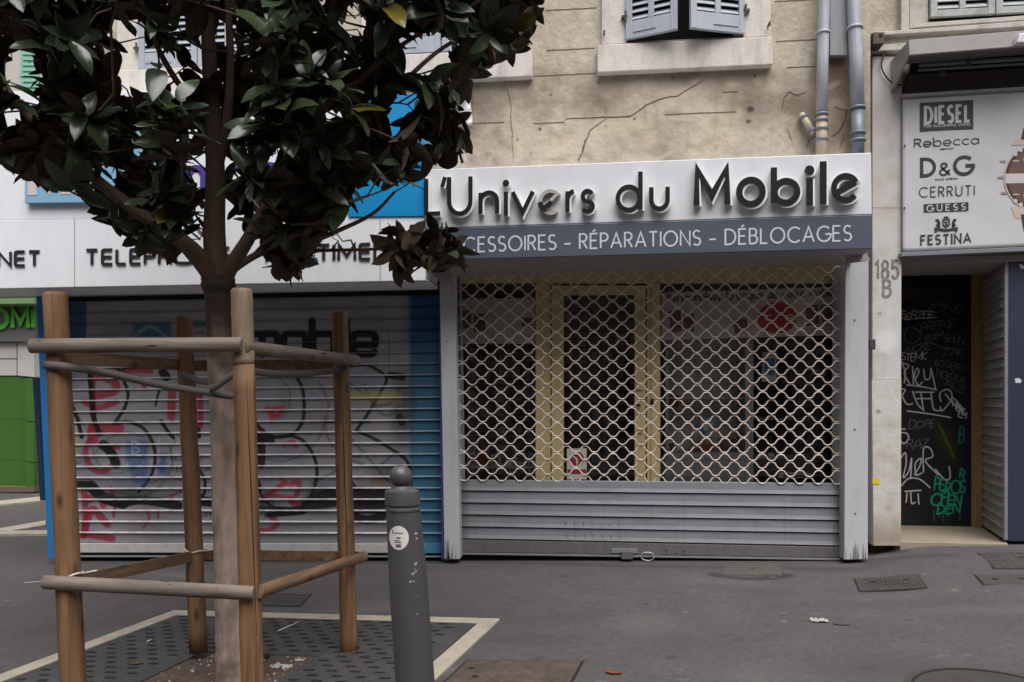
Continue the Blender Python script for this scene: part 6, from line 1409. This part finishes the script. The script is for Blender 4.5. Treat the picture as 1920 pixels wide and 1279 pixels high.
poly = [(-200, -420), (-200, 250), (0, 296), (28, 322), (62, 342), (105, 352), (165, 372), (195, 408), (235, 436), (270, 478), (330, 484), (345, 440), (400, 430), (470, 420), (492, 470), (505, 512), (545, 520), (592, 494), (586, 452), (640, 425), (668, 392), (705, 352), (770, 344), (800, 318), (866, 292), (876, 252), (862, 200), (882, 160), (905, 120), (950, 112), (985, 78), (1022, 40), (1010, -30), (960, -160), (820, -330), (600, -480), (300, -520), (0, -480)]
poly2 = [(700, 425), (740, 408), (800, 412), (848, 432), (880, 470), (868, 498), (830, 505), (770, 522), (724, 512), (716, 470)]
def inside(x, y, pg):
    c = False; j = len(pg) - 1
    for i in range(len(pg)):
        if (pg[i][1] > y) != (pg[j][1] > y) and x < (pg[j][0]-pg[i][0])*(y-pg[i][1])/(pg[j][1]-pg[i][1]) + pg[i][0]: c = not c
        j = i
    return c
HOLES = [(36, 128, 30, 58), (252, 112, 38, 62), (322, 138, 26, 44), (436, 66, 12, 30), (345, 40, 14, 22), (800, 98, 54, 46), (740, 206, 24, 26), (714, 378, 46, 24), (620, 216, 18, 18), (380, 326, 15, 26), (652, 390, 22, 14), (516, 300, 12, 18), (250, 164, 34, 14), (668, 40, 28, 30), (340, 250, 22, 10), (775, 178, 24, 18), (718, 316, 16, 12)]
def in_hole(x, y): return any(((x-a)/c)**2 + ((y-b)/d)**2 < 1 for a, b, c, d in HOLES)
rt = random.Random(77); CL = []
def t_range(x, y):
    e = math.hypot((x - 400)/640, (y + 60)/560); return .95 * math.sqrt(max(.06, 1 - min(1, e)**2))
STEMS = [[(404, 540), (402, 440), (404, 330), (398, 200), (392, 60)], [(404, 535), (372, 480), (325, 440), (262, 400), (190, 345), (110, 262), (40, 190)], [(404, 330), (424, 240), (432, 120), (428, 0)], [(262, 340), (205, 230), (160, 120)]]
def seg1(x, y, ks): return min(float(seg_dist(np.array([x]), np.array([y]), STEMS[k])[0]) for k in ks)
while len(CL) < 860:
    x, y = rt.uniform(-180, 1010), rt.uniform(-420, 500)
    if not inside(x, y, poly) or in_hole(x, y): continue
    if rt.random() < .25 and y < -60: continue
    t_c = TT + rt.uniform(-1, 1) * t_range(x, y)
    if t_c < TT + .1 and y > -60 and (seg1(x, y, (0, 2)) < 60 or seg1(x, y, (1, 3)) < 30) and rt.random() < .93: continue
    CL.append(P(x, y, t_c))
for _ in range(15): 
    while True:
        x, y = rt.uniform(720, 850), rt.uniform(430, 500)
        if inside(x, y, poly2): break
    CL.append(P(x, y, 3.55 + rt.uniform(-.12, .12)))
for x, y in ((540, 470), (520, 490), (560, 480), (505, 460), (575, 465), (530, 505), (550, 450), (300, 462), (320, 470), (865, 262), (850, 230), (835, 285), (980, 50), (950, 70), (900, 90)): CL.append(P(x, y, 3.6 + rt.uniform(-.1, .4)))
CL.sort(key=lambda c: min((c - n_).length for n_ in nodes[::4]))
tw = MB(); dirs = []
for c in CL:
    best = min(nodes, key=lambda n_: (n_ - c).length + (.15 if n_.z > c.z + .1 else 0)); d = c - best; L0 = d.length
    mid1 = best + d*.35 + Vector((rt.uniform(-.05, .05), rt.uniform(-.05, .05), -.05*L0 + rt.uniform(-.03, .03))); mid2 = best + d*.72 + Vector((rt.uniform(-.03, .03), rt.uniform(-.03, .03), rt.uniform(-.04, .02)))
    if L0 > .05:
        r0 = min(.010, .0035 + .007*L0); tw.tube([best, mid1, mid2, c], [r0, r0*.8, r0*.65, .003], 5, cap=False)
        if len(nodes) < 900: nodes += [mid1, mid2]
    dv = (c - mid2).normalized() if L0 > .05 else Vector((0, 0, 1)); dirs.append((dv + Vector((0, 0, .35)) + Vector((rt.uniform(-.3, .3), rt.uniform(-.3, .3), rt.uniform(-.2, .3)))).normalized())
tw.build('twigs', M_limb, tr, smooth=True)['kind'] = 'stuff'
lf = MB(); NL = 0; LC = []
def add_leaf(base, ax, nrm, l, w, fold, curl, tint):
    ax = ax.normalized(); sd_ = ax.cross(nrm).normalized(); nrm = sd_.cross(ax).normalized(); NU = 6; vs = []
    for i in range(NU + 1):
        s_ = i/NU; hw = w/2 * (math.sin(math.pi*min(1, .04 + s_*.96))**.6) * (1 - .1*s_) if i < NU else .0008
        c = base + ax*(l*s_) - nrm*(curl*l*s_*s_)
        wv = .05*w*math.sin(s_*9 + tint*7)
        vs += [c - sd_*hw + nrm*(fold*hw + wv), c - nrm*.0, c + sd_*hw + nrm*(fold*hw - wv)]
    lf.add(vs, [f for i in range(NU) for f in ((3*i, 3*i+1, 3*i+4, 3*i+3), (3*i+1, 3*i+2, 3*i+5, 3*i+4))])
    LC.extend([tint] * len(vs))
def okpt(p):
    x, y, t = project(p)
    if x < -190 or y < -410: return True
    return (inside(x, y, poly) or inside(x, y, poly2)) and not in_hole(x, y)
for c, dv in zip(CL, dirs):
    a = dv.cross(Vector((0, 0, 1))); a = a.normalized() if a.length > .05 else Vector((1, 0, 0)); b_ = dv.cross(a).normalized(); n_l = rt.randint(9, 13); ph = rt.uniform(0, 6.28)
    for k in range(n_l):
        an = ph + k*2.4; op = R(rt.uniform(32, 105)); rad = a*math.cos(an) + b_*math.sin(an); ax = dv*math.cos(op) + rad*math.sin(op) + Vector((0, 0, -.22)); ax.normalize()
        base = c - dv*rt.uniform(-.01, .07) + rad*.006; l = rt.uniform(.10, .175); w = l*rt.uniform(.40, .52); nrm = dv*math.sin(op) - rad*math.cos(op) + Vector((0, 0, .4)) + Vector((rt.gauss(0, .25), rt.gauss(0, .25), 0))
        if abs(ax.dot(nrm.normalized())) > .96: continue
        if not okpt(base + ax*l*.55): continue
        if not okpt(base + ax*l*.95) and rt.random() < .55: continue
        q = rt.random(); add_leaf(base, ax, nrm, l, w, rt.uniform(.08, .5), rt.uniform(-.10, .42), .97 if q < .007 else rt.uniform(0, .8)); NL += 1
print('leaves', NL)
ml = bpy.data.materials.new('magnolia_leaf'); ml.use_nodes = True; N = ml.node_tree.nodes; L = ml.node_tree.links; b = N['Principled BSDF']
at = N.new('ShaderNodeVertexColor'); at.layer_name = 'paint'; sp = N.new('ShaderNodeSeparateColor'); L.new(at.outputs[0], sp.inputs[0])
r1 = N.new('ShaderNodeValToRGB'); e = r1.color_ramp.elements; e[0].color = (.014, .024, .013, 1); e[1].position = .8; e[1].color = (.040, .056, .026, 1)
for ps, cl in ((.9, (.035, .055, .022)), (.95, (.13, .11, .02))): x = e.new(ps); x.color = (*cl, 1)
r2 = N.new('ShaderNodeValToRGB'); e = r2.color_ramp.elements; e[0].color = (.042, .026, .016, 1); e[1].position = .8; e[1].color = (.085, .058, .032, 1)
x = e.new(.95); x.color = (.20, .15, .03, 1)
L.new(sp.outputs[0], r1.inputs[0]); L.new(sp.outputs[0], r2.inputs[0]); geo = N.new('ShaderNodeNewGeometry'); mx = N.new('ShaderNodeMix'); mx.data_type = 'RGBA'
L.new(geo.outputs['Backfacing'], mx.inputs[0]); L.new(r1.outputs[0], mx.inputs[6]); L.new(r2.outputs[0], mx.inputs[7]); L.new(mx.outputs[2], b.inputs['Base Color'])
mr = N.new('ShaderNodeMapRange'); mr.inputs[3].default_value = .22; mr.inputs[4].default_value = .75; L.new(geo.outputs['Backfacing'], mr.inputs[0]); L.new(mr.outputs[0], b.inputs['Roughness']); b.inputs['Specular IOR Level'].default_value = .38
lf.col = np.array([(t_, t_, t_, 1) for t_ in LC])
def build_leaves():
    me = bpy.data.meshes.new('crown'); me.from_pydata(lf.v, [], lf.f); me.materials.append(ml); me.polygons.foreach_set('use_smooth', [True]*len(me.polygons))
    a_ = me.color_attributes.new('paint', 'FLOAT_COLOR', 'POINT'); a_.data.foreach_set('color', lf.col.astype(np.float32).ravel())
    o = bpy.data.objects.new('crown', me); COL.objects.link(o); o.parent = tr; o.location = -tr.location
build_leaves()
